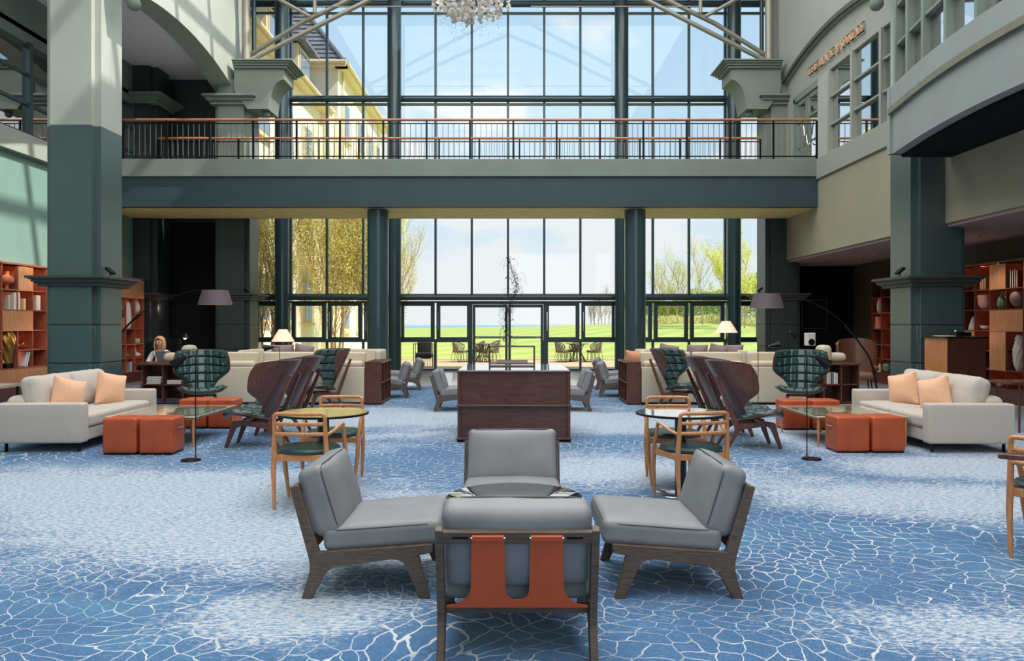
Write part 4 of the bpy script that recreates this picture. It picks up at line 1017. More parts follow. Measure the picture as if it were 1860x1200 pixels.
# ---- low tables with gilded glass tops
def low_table(x0, x1, y0, y1, label):
    cx, cy = (x0+x1)/2, (y0+y1)/2; t = thing('low_table', label, 'table', (cx, cy, 0), 0, 'low glass-topped tables'); a, b = (x1-x0)/2, (y1-y0)/2
    MB().box(-a, a, -b, b, .352, .366).build('glass_top', amber_g, t, bevel=.004)
    MB().box(-a+.02, a-.02, -b+.02, -b+.04, .325, .352).box(-a+.02, a-.02, b-.04, b-.02, .325, .352).box(-a+.02, -a+.04, -b+.03, b-.03, .325, .352).box(a-.04, a-.02, -b+.03, b-.03, .325, .352).build('apron', oak, t)
    for i in (-1, 1):
        for j in (-1, 1): MB().tube([(i*(a-.035), j*(b-.035), 0), (i*(a-.035), j*(b-.035), .35)], [.012, .019], 10).build('leg', oak, t)
low_table(-4.42, -3.78, 9.24, 10.62, 'low gilded glass table left, on the wing chair side')
low_table(-4.88, -4.44, 9.24, 10.62, 'low gilded glass table left, against the sofa')
low_table(3.68, 4.28, 9.26, 10.58, 'low gilded glass table right, on the wing chair side')
low_table(4.30, 4.80, 9.26, 10.58, 'low gilded glass table right, against the sofa')

# ---- sofas (sitter looks along +Y; width along X)
def make_sofa():
    t = thing('sofa', 'x', 'sofa'); Wd, D = 2.12, .98
    MB().soft((0, -.02, .185), (Wd-.28, D-.04, .15), .02, 0, 2, 3).build('base', fabric, t, ang=60)
    for s_ in (-1, 1):
        MB().soft((s_*(Wd/2-.085), 0, .335), (.17, D, .46), .028, .004, 0, 4, .001).build('arm', fabric, t, ang=60)
        MB().tube([(s_*(Wd/2-.005), -D/2+.02, .55), (s_*(Wd/2-.005), D/2-.02, .55), (s_*(Wd/2-.005), D/2-.006, .13)], .004, 5).build('piping', fabric, t)
    MB().soft((0, -D/2+.13, .42), (Wd-.3, .24, .44), .10, .01, 1, 4, .002).build('backrest', fabric, t, ang=60)
    for s_ in (-1, 1):
        MB().soft((s_*.44, .10, .335), (.875, .74, .155), .04, .022, 2, 8, .003, s_).build('seat_cushion', fabric, t, ang=60)
        M = Matrix.Translation((s_*.44, -.20, .63)) @ Matrix.Rotation(math.radians(14), 4, 'X')
        MB(M).soft((0, 0, 0), (.87, .20, .46), .075, .055, 1, 9, .012, 5+s_).build('back_cushion', fabric, t, ang=60)
        for y in (-D/2+.08, D/2-.08): MB().cbox((s_*(Wd/2-.10), y, .055), (.05, .012, .11)).build('leg', blackm, t)
    return t
sf = make_sofa()
sf.location = (-5.47, 9.90, 0); sf.rotation_euler = (0, 0, -PI/2+.05); sf['label'] = 'light grey two-seat sofa on the left in front of the big green pillar'; sf['group'] = 'light grey sofas'
dup(sf, (5.30, 9.86, 0), PI/2-.02, 'light grey two-seat sofa on the right by the wooden lectern', 'light grey sofas')
def pillow(name, label, loc, rot, m, d=(.42, .13, .42), group='peach scatter cushions'):
    o = MB().soft((0, 0, 0), d, .03, .045, 1, 10, .006, loc[1]).build(name, m, ang=70)
    # pull the corners out and pinch them
    for v in o.data.vertices:
        u = abs(v.co.x)/(d[0]/2); w_ = abs(v.co.z)/(d[2]/2); k = (u*w_)**3; v.co.x *= 1+.07*k; v.co.z *= 1+.07*k; v.co.y *= 1-.72*min(1, max(u, w_)**5)
    o.location = loc; o.rotation_euler = rot; tag(o, label, 'cushion', group); 
    return o
pillow('scatter_cushion', 'peach cushion on the left sofa, nearer the camera', (-5.36, 9.34, .60), (math.radians(-6), math.radians(14), PI/2-.38), peach)
pillow('scatter_cushion', 'peach cushion on the left sofa, nearer the green pillar', (-5.34, 10.30, .60), (math.radians(-6), math.radians(12), PI/2-.40), peach)
pillow('scatter_cushion', 'peach cushion on the right sofa, nearer the lectern corner by the far arm', (5.24, 10.28, .60), (math.radians(-6), math.radians(-12), -PI/2+.40), peach)
pillow('scatter_cushion', 'peach cushion on the right sofa, at the middle seam', (5.22, 9.48, .60), (math.radians(-6), math.radians(-14), -PI/2+.38), peach)

# ---- banquettes
def banquette(x0, x1, y, label, panels, group='cream banquettes'):
    t = thing('banquette', label, 'bench', ((x0+x1)/2, y, 0), 0, group); a = (x1-x0)/2; n = panels; wv = 2*a/n
    MB().box(-a, a, .02, .62, 0, .04).build('plinth', blackm, t)
    for i in range(n):
        x = -a+wv*(i+.5)
        MB().soft((x, .06, .365), (wv-.006, .12, .65), .02, .004, 1, 3).build('back_panel', cream, t, ang=60)
        MB().soft((x, .23, .80), (wv-.03, .10, .32), .035, .006, 1, 4, .002).build('back_bolster', cream, t, ang=60)
        MB().soft((x, .10, .74), (wv-.09, .16, .12), .055, .006, 1, 4, .002).build('roll_cushion', cream, t, ang=60)
        MB().soft((x, .42, .38), (wv-.01, .50, .14), .03, .01, 2, 3).build('seat', cream, t, ang=60)
    return t
banquette(-4.60, -2.67, 14.1, 'cream banquette back behind the two left wing chairs, touching the cube bookcase', 2)
banquette(-5.62, -4.66, 14.1, 'cream banquette back behind the left front-facing wing chair', 1)
banquette(2.40, 4.32, 14.1, 'cream banquette back behind the right cube bookcase and wing chairs', 2)
banquette(4.38, 5.42, 14.1, 'cream banquette back behind the right front-facing wing chair', 1)
for x, lb in ((-6.25, 'rounded cream bolster at the outer end of the left banquette'), (-6.55, 'small rolled cream bolster above the left bookcase'), (5.98, 'rounded cream bolster at the outer end of the right banquette'), (6.22, 'small rolled cream bolster above the right bookcase')):
    big = abs(x) < 6.3 and x != 6.22
    o = MB().soft((0, 0, 0), (.22, .34, .34) if big else (.34, .24, .16), .08, .01, 2, 5, .004, x).build('bolster', cream, ang=70); o.location = (x+(.12 if x < 0 else 0), 14.72, .90 if big else .845); tag(o, lb, 'cushion', 'cream bolsters')
def far_sofa(x0, x1, y, label):
    t = thing('window_sofa', label, 'sofa', ((x0+x1)/2, y, 0), 0, 'taupe sofas by the glazing'); a = (x1-x0)/2
    MB().soft((0, .38, .62), (2*a, .14, .56), .05, .01, 1, 4).build('backrest', cream, t, ang=60)
    MB().soft((0, 0, .28), (2*a, .8, .36), .04, .01, 2, 4).build('seat', cream, t, ang=60)
    for s_ in (-1, 1): MB().soft((s_*(a-.06), .0, .5), (.12, .84, .78), .05, .01, 0, 4).build('arm', cream, t, ang=60)
far_sofa(-6.1, -2.9, 17.6, 'taupe window sofa behind the left banquettes')
far_sofa(2.9, 5.3, 17.6, 'taupe window sofa behind the right banquettes')
for px, lb in ((330, 'a'), ):
    pass
for px, wv, lb in ((552, .42, 'mauve cushion on the left window sofa beside the wing chair'), (514, .5, 'mauve cushion on the left window sofa below the table lamp'), (1213, .42, 'mauve cushion on the right window sofa, leftmost'), (1266, .46, 'mauve cushion on the right window sofa, middle'), (1304, .42, 'mauve cushion on the right window sofa, left of the lamp stem'), (1333, .40, 'mauve cushion on the right window sofa, right of the lamp stem')):
    Y = 17.72; pillow('scatter_cushion', lb, ((px-VX)*Y/F, Y, .80), (.25, .0 if wv != .42 else .2, 0), mauve, (wv, .13, .40), 'mauve scatter cushions')
pillow('scatter_cushion', 'peach cushion behind the right cube bookcase', (2.42, 14.95, .78), (.2, .1, 0), mat('salmon_fabric', (206, 142, 112), .85), (.4, .12, .34), 'far cushions')

# ---- cube bookcases beside the banquettes
def cube_case(x0, x1, face, label):
    t = thing('cube_bookcase', label, 'bookcase', ((x0+x1)/2, 14.1, 0), 0, 'open cube bookcases'); a = (x1-x0)/2; Dp = 1.12; H = .775; th = .025
    MB().box(-a, a, 0, th, .02, H).build('side_panel', walnut, t); MB().box(-a, a, Dp-th, Dp, .02, H).build('side_panel', walnut, t)
    MB().box(-a-.005, a+.005, -.005, Dp+.005, H-.02, H+.01).build('top', walnut, t)
    for z in (.04, .40): MB().box(-a, a, th, Dp-th, z-.012, z+.012).build('shelf', walnut, t)
    for k in (1, 2): MB().box(-a, a, Dp*k/3-.012, Dp*k/3+.012, .05, H-.02).build('divider', walnut, t)
    xb = -face*(a-.01); MB().box(min(xb, xb+.01*face), max(xb, xb+.01*face), th, Dp-th, .05, H-.02).build('back_panel', walnut, t)
cube_case(-2.66, -2.36, 1, 'open cube bookcase at the aisle end of the left banquette')
cube_case(2.13, 2.39, -1, 'open cube bookcase at the aisle end of the right banquette')
# ---- low bookcases facing the camera
BK = []
def low_case(x0, x1, y, label):
    t = thing('low_bookcase', label, 'bookcase', ((x0+x1)/2, y, 0), 0, 'low open bookcases'); a = (x1-x0)/2; H = .72
    MB().box(-a-.12, a+.04, -.04, .50, H, H+.035).build('top', walnut, t)
    for z in (.03, .36): MB().box(-a, a, 0, .36, z-.012, z+.012).build('shelf', walnut, t)
    n = 3
    for k in range(n+1): MB().box(-a+2*a*k/n-.012, -a+2*a*k/n+.012, 0, .38, 0, H).build('divider', walnut, t)
    MB().box(-a, a, .36, .38, 0, H).build('back_panel', walnut, t)
low_case(-6.78, -5.66, 14.2, 'low dark bookcase with stacked books behind the left wing chair')
low_case(5.46, 6.42, 14.2, 'low dark bookcase with upright books behind the right wing chair')
def book(x, y, z, w_, d, h, rot, col, label, group):
    o = thing('book', label, 'book', (x, y, z), rot, group)
    m = mat('book_cover_%d_%d_%d' % col, col, .6, var=.05)
    MB().cbox((0, 0, h/2), (w_, d, h)).build('cover', m, o); 
    if w_ > h: MB().cbox((0, .004, h/2), (w_*.96, d, h*.7)).build('pages', paper, o)
    else: MB().cbox((0, .003, h/2+.004), (w_*.7, d*.98, h)).build('pages', paper, o)
    return o
gb = 'books lying in the left low bookcase'
for k in range(4): book(-6.60+.01*(k % 2), 14.35, .372+k*.034, .26, .2, .03, .04*k, (206, 200, 188), ['lowest', 'second', 'third', 'topmost'][k]+' white book of the stack in the left low bookcase', gb)
for i, x in enumerate((-6.22, -5.85)):
    for k in range(2): book(x, 14.35, .372+k*.034, .26, .2, .03, .03, (210, 204, 190), '%s white book of the pair in the %s bay of the left low bookcase' % (['lower', 'upper'][k], ['middle', 'inner'][i]), gb)
for i, x in enumerate((-6.58, -6.22)):
    for k in range(2): book(x, 14.35, .042+k*.03, .30, .2, .026, .02, (58, 70, 96), '%s blue book on the bottom shelf, %s bay of the left low bookcase' % (['lower', 'upper'][k], ['outer', 'middle'][i]), gb)
for i, (x, c, h) in enumerate(((5.86, (214, 208, 196), .22), (5.90, (196, 188, 176), .21), (5.95, (90, 118, 116), .20), (5.99, (222, 216, 206), .21), (6.03, (210, 200, 186), .20))):
    book(x, 14.32, .372, .03, .18, h, 0, c, '%s upright book in the right low bookcase' % ['leftmost white', 'cream', 'grey-green', 'taller white', 'rightmost cream'][i], 'upright books in the right low bookcase')

# ---- long desk
t = thing('console_desk', 'long dark wooden desk with column edges in the middle of the room', 'desk', (.045, 9.64, 0))
a, Dp = .715, 1.50
MB().box(-a, a, 0, Dp, .868, .893).build('desktop', walnut_h, t, bevel=.008)
MB().box(-a+.02, a-.02, .02, Dp-.02, .893, .900).build('glass_top', mat('desk_glass', (190, 200, 206), .04, spec=.8, coat=1.0, var=.02), t)
MB().box(-a+.035, a-.035, .03, .06, .468, .868).build('front_panel', walnut_h, t); MB().box(-a+.035, a-.035, .03, .06, .055, .442).build('front_panel', walnut_h, t)
for s_ in (-1, 1): MB().box(min(s_*(a-.09), s_*(a-.06)), max(s_*(a-.09), s_*(a-.06)), .06, Dp-.06, .05, .868).build('side_panel', walnut_h, t)
MB().box(-a-.005, a+.005, -.015, Dp+.015, .442, .468).build('middle_shelf', walnut_h, t, bevel=.006)
MB().box(-a-.005, a+.005, -.015, Dp+.015, .03, .055).build('base_board', walnut_h, t, bevel=.006)
for x in (-a+.03, a-.03):
    for y in (.03, Dp-.03):
        MB().lathe([(.024, .055), (.024, .442)], (x, y, 0), 16).build('post', walnut, t); MB().lathe([(.024, .468), (.024, .868)], (x, y, 0), 16).build('post', walnut, t)
        MB().lathe([(.03, 0), (.03, .03)], (x, y, 0), 16).build('foot', blackm, t)
# stand and wire sculpture on the desk
t = thing('sculpture_stand', 'thin bronze metal frame stand on the desk', 'stand', (.02, 9.86, .9))
br_m = mat('bronze_frame', (96, 84, 76), .35, metal=.7)
a, b, h = .285, .16, .30
for i in (-1, 1):
    for j in (-1, 1): MB().bar((i*a, j*b, 0), (i*a, j*b, h), .012, .012).build('leg', br_m, t)
MB().box(-a-.006, a+.006, -b-.006, b+.006, h-.012, h).build('top', br_m, t)
for z in (.03, .07): MB().box(-a, a, -b, b, z, z+.008).build('shelf', br_m, t)
MB().tube([(-a, -b, .055), (a, -b, .055)], .006).build('rail', br_m, t)
o = book(.02, 9.86, .98, .40, .22, .035, 0, (170, 150, 140), 'large flat book on the lower shelf of the metal stand', None)
t = thing('wire_sculpture', 'tall twisting sculpture of fine wire and small dark birds on the metal stand', 'sculpture', (.0, 9.86, 1.2))
rr = random.Random(11); mb = MB(); fig = []
def axis_at(z): return Vector((.06*math.sin(z*5.2+3.6)+.02*math.sin(z*11), .03*math.cos(z*6), z))
for k in range(80):
    z0 = rr.uniform(0, .95); ln = rr.uniform(.12, .34); a0 = rr.uniform(0, 2*PI); r0 = rr.uniform(.02, .11)*(1.2-.5*z0)
    pts = []
    for i in range(9):
        z = min(1.14, z0+ln*i/8); c = axis_at(z); a = a0+i*.5*rr.choice((1, 1, .6)); r_ = r0*(.6+.6*math.sin(i*.7+k)); pts.append(c+Vector((math.cos(a)*r_, math.sin(a)*r_*.7, 0)))
    mb.tube(pts, .0013, 3)
for k in range(16):
    z = rr.choice((.08, .14, .42, .48, .62, .70, .82, 1.0)); c = axis_at(z); s_ = rr.choice((-1, 1)); l = rr.uniform(.08, .16)
    mb.tube([c, c+Vector((s_*l*.6, 0, rr.uniform(.0, .05))), c+Vector((s_*l, 0, rr.uniform(-.05, .10))), c+Vector((s_*l*.7, 0, .12)), c+Vector((s_*.02, 0, .1))], .0013, 3)
mb.tube([(-.13, 0, 0), (-.13, 0, .20), (-.11, 0, .215), (-.08, 0, .215)], .003, 6)
mb.build('wires', blackm, t)['kind'] = 'stuff'
bird = MB().add([(0, 0, 0), (.022, 0, .004), (.012, .006, .010), (-.020, .002, .012), (-.010, -.006, .002), (.030, 0, -.002)], [(0, 1, 2), (0, 2, 3), (0, 3, 4), (0, 4, 1), (1, 5, 2), (4, 5, 1)]).mesh('bird', blackm, smooth=False)
for k in range(86):
    z = rr.uniform(.04, 1.14); c = axis_at(z)+Vector((rr.gauss(0, .034), rr.gauss(0, .02), 0)); link('bird', bird, t, c, (rr.uniform(-1, 1), rr.uniform(-1, 1), rr.uniform(0, 6.28)), (.9, .9, .9))
MB().lathe([(.06, 0), (.06, .006)], (.0, 0, 0), 20).build('base', blackm, t)

# ---- reading lamps
def read_lamp(x, y, h, side, label, tilt=.55, reach=.11, dark=blackm, base=True):
    t = thing('reading_lamp', label, 'lamp', (x, y, 0), 0, 'slim black reading lamps')
    if base: MB().lathe([(.10, 0), (.105, .006), (.10, .016), (.02, .018)], (side*.05, 0, 0), 32).build('base', dark, t)
    MB().tube([(0, 0, .05), (0, 0, h-.03), (-side*0, 0, h-.03)]+[tuple(v) for v in curve_pts((0, 0, h-.03), (0, 0, h), (side*.04, 0, h), 4)][1:]+[(side*reach, 0, h)], .006, 8).build('pole', dark, t)
    MB().lathe([(.012, 0), (.012, .05)], (0, 0, .01), 12).build('collar', brass, t)
    M = Matrix.Translation((side*reach, 0, h)) @ Matrix.Rotation(side*(PI/2+tilt), 4, 'Y')
    MB(M).tube([(0, 0, -.02), (0, 0, .02)], .014, 12).build('joint', brass, t)
    mb = MB(M).lathe([(.016, .0), (.024, .02), (.062, .17), (.060, .17), (.022, .022), (.014, .01)], (0, 0, 0), 24); mb.build('lamp_shade', dark, t)
    MB(M).lathe([(.012, .03), (.022, .06), (.022, .10), (.001, .12)], (0, 0, 0), 12).build('bulb', mat('lamp_bulb_off', (230, 220, 200), .3), t)
read_lamp(-3.41, 8.35, 1.13, -1, 'slim black reading lamp beside the left cube ottomans', .62, .10)
read_lamp(3.24, 8.42, 1.13, 1, 'slim black reading lamp in front of the right low table', .62, .09)
read_lamp((508-VX)*13.7/F, 13.7, 1.07, -1, 'black reading lamp with conical head behind the two left wing chairs', .1, .10)
read_lamp((1377-VX)*13.6/F, 13.6, 1.09, 1, 'black reading lamp standing against the right banquette', -.12, .20)
t = thing('wall_reading_lamp', 'small lit reading lamp glowing above the left bookcase beside the woman', 'lamp', ((337-VX)*17/F, 17.0, 0))
MB().tube([(0, 0, 0), (0, 0, 1.22), (-.02, 0, 1.24)], .007).build('pole', blackm, t); MB().lathe([(.02, 1.27), (.055, 1.22), (.07, 1.17), (.065, 1.17)], (0, 0, 0), 16).build('lamp_shade', blackm, t)
MB().lathe([(.1, 0), (.1, .015)], (0, 0, 0), 16).build('base', blackm, t)
MB().sphere((0, -.03, 1.175), .035, 8).build('bulb', bulb, t)
read_lamp((1432-VX)*17/F, 17.0, 1.30, 1, 'dark reading lamp in the unlit corner right of the far pillar', .8, .05)
# ---- arc lamps
def arc_lamp(pts, shc, label):
    t = thing('arc_lamp', label, 'lamp', (pts[0][0], pts[0][1], 0), 0, 'arc floor lamps'); o = Vector((pts[0][0], pts[0][1], 0))
    MB().lathe([(.20, 0), (.20, .02), (.03, .035)], (0, 0, 0), 32).build('base', blackm, t)
    p = [Vector(q)-o for q in pts]; sm = []
    for i in range(len(p)-1):
        p0, p1, p2, p3 = p[max(i-1, 0)], p[i], p[i+1], p[min(i+2, len(p)-1)]
        for j in range(6):
            u = j/6; sm.append(.5*((2*p1)+(-p0+p2)*u+(2*p0-5*p1+4*p2-p3)*u*u+(-p0+3*p1-3*p2+p3)*u**3))
    sm.append(p[-1]); n = len(sm)
    MB().tube(sm, [(.017 if i < n*.45 else .009) for i in range(n)], 10).build('arc_pole', blackm, t)
    k = int(n*.45); MB().tube([sm[k-1], sm[k], sm[k+1]], .024, 10).build('joint', blackm, t)
    c = Vector(shc)-o
    MB().lathe([(.235, .27), (.315, 0), (.311, 0), (.231, .268)], c, 48).build('lamp_shade', shade_d, t)
    MB().lathe([(.228, .262), (.308, .002), (.307, .002), (.02, .262)], c, 48).build('shade_lining', shade_in, t)
    MB().sphere(c+Vector((0, 0, .12)), .05, 8).build('bulb', bulb, t)
Y = 14.6
def q(px, py): return tuple(P(px, py, Y))
arc_lamp([(-7.72, Y, .02), q(190, 655), q(222, 602), q(262, 565), q(310, 540), q(350, 528), q(392, 526)], tuple(P(391, 553, Y)), 'arc floor lamp with a plum shade reaching out from behind the left pillar')
arc_lamp([(6.98, Y, .02), q(1583, 660), q(1562, 624), q(1530, 585), q(1490, 556), q(1440, 538), q(1393, 534)], tuple(P(1393, 559, Y)), 'arc floor lamp with a plum shade reaching left from the dark lounge')
# ---- white shaded table lamps by the glazing
for px, py0, py1, lb in ((514, 598, 620, 'white shaded table lamp glowing by the left window columns'), (1319, 583, 604, 'white shaded table lamp glowing in front of the right window column')):
    Y = 18.3; b0 = P(px, py1, Y); t = thing('table_lamp', lb, 'lamp', (b0.x, Y, .62), 0, 'white shaded table lamps')
    z1 = b0.z-.62; z2 = P(px, py0, Y).z-.62
    MB().lathe([(.27, z1), (.10, z2), (.095, z2), (.265, z1)], (0, 0, 0), 32).build('lamp_shade', shade_w, t)
    MB().tube([(0, 0, 0), (0, 0, z1+.05)], .012).build('stem', brass, t); MB().lathe([(.09, 0), (.09, .015), (.02, .03)], (0, 0, 0), 20).build('base', brass, t)
    MB().sphere((0, 0, z1+.08), .035, 8).build('bulb', bulb, t)
    t2 = thing('lamp_table', ['walnut side table under the left white lamp', 'walnut side table under the right white lamp'][px > 900], 'table', (b0.x, Y, 0), 0, 'lamp tables')
    MB().lathe([(.26, .595), (.26, .62)], (0, 0, 0), 28).build('tabletop', walnut, t2); MB().lathe([(.16, 0), (.16, .02), (.03, .03), (.03, .595)], (0, 0, 0), 20).build('pedestal', walnut, t2)

# ---- shell chandelier
t = thing('chandelier', 'hanging chandelier of hundreds of pale shell discs', 'chandelier', (P(855, 0, 12).x, 12, 7.2))
disc_m = mat('capiz_shell', (232, 222, 208), .35, var=.08, vscale=9)
b = disc_m.node_tree.nodes['Principled BSDF']; b.inputs['Subsurface Weight'].default_value = 0; b.inputs['Transmission Weight'].default_value = .25
dm = MB().lathe([(.0005, -.002), (.030, -.002), (.033, 0), (.030, .002), (.0005, .002)], (0, 0, 0), 14).mesh('shell_disc', disc_m)
MB().lathe([(.55, .0), (.60, .02), (.60, .06), (.02, .08)], (0, 0, 0), 40).build('canopy', blackm, t)
MB().tube([(0, 0, .06), (0, 0, 7.2)], .012).build('suspension', blackm, t)
rr = random.Random(3); wires = MB(); beads = MB(); cnt = 0
for k in range(90):
    a = rr.uniform(0, 2*PI); r_ = .60*math.sqrt(rr.random()); x, y = r_*math.cos(a), r_*math.sin(a)*.8
    low = -.92-.28*(1-(r_/.6)**1.3)*rr.uniform(.5, 1.0)+.12*rr.random()
    wires.tube([(x, y, 0), (x, y, low)], .0012, 3)
    z = low
    for j in range(4):
        z += rr.uniform(.05, .11)
        if cnt < 296: link('shell_disc', dm, t, (x+rr.gauss(0, .01), y, z), (PI/2+rr.gauss(0, .35), 0, rr.uniform(-1.0, 1.0)), (rr.uniform(.8, 1.25),)*3); cnt += 1
    for j in range(2): beads.sphere((x+rr.gauss(0, .02), y, low-rr.uniform(.04, .22)), .005, 3)
wires.build('wires', steel, t)['kind'] = 'stuff'; beads.build('beads', blackm, t)['kind'] = 'stuff'
# ================================================================== WALL BOOKCASES
ROWS = [.27, .62, .97, 1.36, 1.76, 2.15, 2.63]
def wall_case(xw, d, y0, cw, ncol, closed, skip_div, label, lit=(), shelfwood=shelfwood):
    """bookcase against a wall plane xw opening towards d (+1 = +X); columns run along Y from y0"""
    t = thing('wall_bookcase', label, 'bookcase', (xw, y0, 0), 0, 'tall wall bookcases'); D = .38; th = .022
    L_ = ncol*cw
    MB().box(min(0, d*.015), max(0, d*.015), 0, L_, 0, ROWS[-1]).build('back_panel', shelfwood, t)
    MB().box(min(0, d*D), max(0, d*D), 0, L_, 0, ROWS[0]-th).build('plinth', walnut, t)
    MB().box(min(0, d*(D+.01)), max(0, d*(D+.01)), -.02, L_+.02, ROWS[-1], ROWS[-1]+.035).build('top', shelfwood, t)
    for r_ in range(6):
        for c in range(ncol):
            if (r_, c) in skip_div.get('shelf', ()): continue
            MB().box(min(0, d*D), max(0, d*D), c*cw, (c+1)*cw, ROWS[r_]-th, ROWS[r_]).build('shelf', shelfwood, t)
        for c in range(ncol+1):
            if (r_, c) in skip_div.get('div', ()): continue
            MB().box(min(0, d*D), max(0, d*D), c*cw-th/2, c*cw+th/2, ROWS[r_], ROWS[r_+1]-th).build('upright', shelfwood, t)
    for (r0, r1, c0, c1) in closed:
        MB().box(min(d*(D-.015), d*(D+.008)), max(d*(D-.015), d*(D+.008)), c0*cw+.004, c1*cw-.004, ROWS[r0]-th+.003, ROWS[r1]-th-.003).build('door', mat('shelf_door', (190, 132, 90), .45, var=.18, vscale=5, stretch=(6, 6, 1)), t)
    for (r_, c) in lit:
        o = MB().box(min(d*.05, d*.08), max(d*.05, d*.08), (c+.42)*cw, (c+.58)*cw, ROWS[r_+1]-th-.006, ROWS[r_+1]-th).build('shelf_light', led, t)
    return t
# columns counted towards the camera on the right, away from it on the left
RX = 9.60
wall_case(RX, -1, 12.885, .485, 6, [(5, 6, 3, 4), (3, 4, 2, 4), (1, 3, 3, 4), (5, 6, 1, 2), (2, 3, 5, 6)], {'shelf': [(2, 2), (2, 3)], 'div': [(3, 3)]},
          'tall walnut wall bookcase right of the near pillar, behind the lectern', [(5, 4), (5, 2), (4, 4), (4, 3), (4, 2), (3, 4), (2, 2), (0, 3), (0, 2), (2, 4), (4, 1), (5, 5)], mat('shelf_wood_shaded', (104, 50, 36), .5, var=.25, vscale=6, stretch=(6, 6, 1)))  # darker copy of the shelf wood, dimmer right side put into the colour
wall_case(RX, -1, 18.2, .485, 3, [], {}, 'dim walnut wall bookcase in the dark lounge behind the near right pillar', [(4, 2), (3, 2), (0, 2), (3, 1), (2, 1), (1, 1), (0, 1)], mat('shelf_wood_shaded', (0, 0, 0)))
LX = -10.0
wall_case(LX, 1, 13.65, .47, 7, [(5, 6, 3, 4), (3, 4, 2, 4), (5, 6, 0, 1), (0, 1, 2, 4), (0, 1, 0, 2), (0, 1, 4, 6)], {'div': [(3, 3)], 'shelf': [(2, 2)]}, 'tall walnut wall bookcase at the left edge behind the sofa', [(5, 2), (4, 2), (4, 3), (2, 3), (2, 2), (1, 3), (3, 1), (5, 4), (4, 4), (5, 1), (4, 1), (1, 1), (2, 1), (0, 6)])
wall_case(LX, 1, 17.42, .47, 6, [(5, 6, 4, 6), (5, 6, 2, 4)], {'shelf': [(4, 4)]}, 'walnut wall bookcase between the near left pillar and the dark corner', [(4, 3), (4, 4), (4, 5), (3, 3), (2, 5), (1, 5), (1, 4), (0, 4), (3, 5), (0, 5), (4, 2), (3, 4)])
def rowz(px, py, X): 
    Y = X*F/(px-VX); return Y
def on_shelf(px, X, row): Y = X*F/(px-VX); return (X, Y, ROWS[row])
def pot(prof, px, X, row, name, label, m, wob=None, group='pots and vases on the bookcases', n=24, cat='vase'):
    x, y, z = on_shelf(px, X, row); k_ = 8 if wob else 3; sm = []
    for i in range(len(prof)-1):
        p0, p1, p2, p3 = prof[max(i-1, 0)], prof[i], prof[i+1], prof[min(i+2, len(prof)-1)]
        for j in range(k_):
            u = j/k_; sm.append(tuple(.5*((2*p1[a])+(-p0[a]+p2[a])*u+(2*p0[a]-5*p1[a]+4*p2[a]-p3[a])*u*u+(-p0[a]+3*p1[a]-3*p2[a]+p3[a])*u**3) for a in (0, 1)))
    prof = [(max(1e-3, r_), z_) for r_, z_ in sm+[prof[-1]]]
    o = MB().lathe(prof, (0, 0, 0), n, wob=wob).build(name, m, ang=60); o.location = (x, y, z); tag(o, label, cat, group); return o
XR = 9.36; XL = -9.76
# right bookcase
pot([(.03, 0), (.085, .03), (.125, .13), (.13, .24), (.12, .28), (.11, .28), (.11, .2), (.02, .05)], 1789.5, XR, 4, 'vase', 'pink flower-shaped ceramic bowl vase on the right bookcase', mat('pink_ceramic', (214, 170, 158), .5), lambda a, z: (.10*abs(math.sin(4*a)) if z > .22 else 0))
pot([(.05, 0), (.085, .05), (.095, .13), (.07, .22), (.03, .27), (.028, .33), (.035, .335), (.02, .32)], 1821, XR, 4, 'vase', 'green ribbed bottle vase on the right bookcase', green_c, lambda a, z: .05*math.sin(14*a))
pot([(.03, 0), (.10, .05), (.155, .17), (.13, .29), (.05, .335), (.04, .335)], 1852, XR, 4, 'vase', 'round mauve jar cut by the frame on the right bookcase', mat('mauve_ceramic', (150, 122, 118), .4))
pot([(.04, 0), (.09, .04), (.105, .08), (.10, .08), (.03, .02)], 1791, XR, 3, 'bowl', 'small white bowl on the right bookcase', white_c, cat='bowl')
pot([(.09, 0), (.085, .05), (.06, .15), (.03, .24), (.001, .28)], 1768, XR, 3, 'sculpture', 'pale cone ornament beside the small white bowl', white_c, cat='ornament')
pot([(.06, 0), (.10, .12), (.115, .35), (.09, .5), (.07, .62), (.05, .66), (.03, .66)], 1853, XR, 1, 'vase', 'tall pale vase with rough scaled surface on the right bookcase', white_c, lambda a, z: .10*math.sin(9*a+z*18)*math.sin(z*45), n=48)
pot([(.05, 0), (.05, .02), (.012, .05), (.012, .10), (.06, .17), (.055, .22), (.02, .25)], 1770, XR, 5, 'ornament', 'red and pink ornament on the top row of the right bookcase', mat('red_glaze', (190, 90, 80), .3), cat='ornament')
pot([(.02, 0), (.06, .03), (.10, .10), (.095, .10), (.02, .02)], 1817, XR, 0, 'bowl', 'small shell dish on the lowest row of the right bookcase', white_c, cat='bowl')
for i, (px, c, h) in enumerate(((1791, (206, 180, 130), .27), (1795, (216, 200, 150), .27), (1799.5, (180, 140, 90), .26))):
    x, y, z = on_shelf(px-1, XR, 5); book(x, y, z, .035, .2, h, PI/2, c, '%s book standing on the top row of the right bookcase' % ['first gold', 'second cream', 'third ochre'][i], 'books on the right bookcase')
for i, (px, c, h) in enumerate(((1845, (120, 30, 36), .33), (1849, (60, 40, 36), .30), (1853, (130, 60, 50), .34), (1857, (150, 40, 40), .31))):
    x, y, z = on_shelf(px, XR, 5); book(x, y, z, .035, .2, h, PI/2, c, '%s book at the top right corner of the right bookcase' % ['wine red', 'dark brown', 'brick red', 'crimson'][i], 'books on the right bookcase')
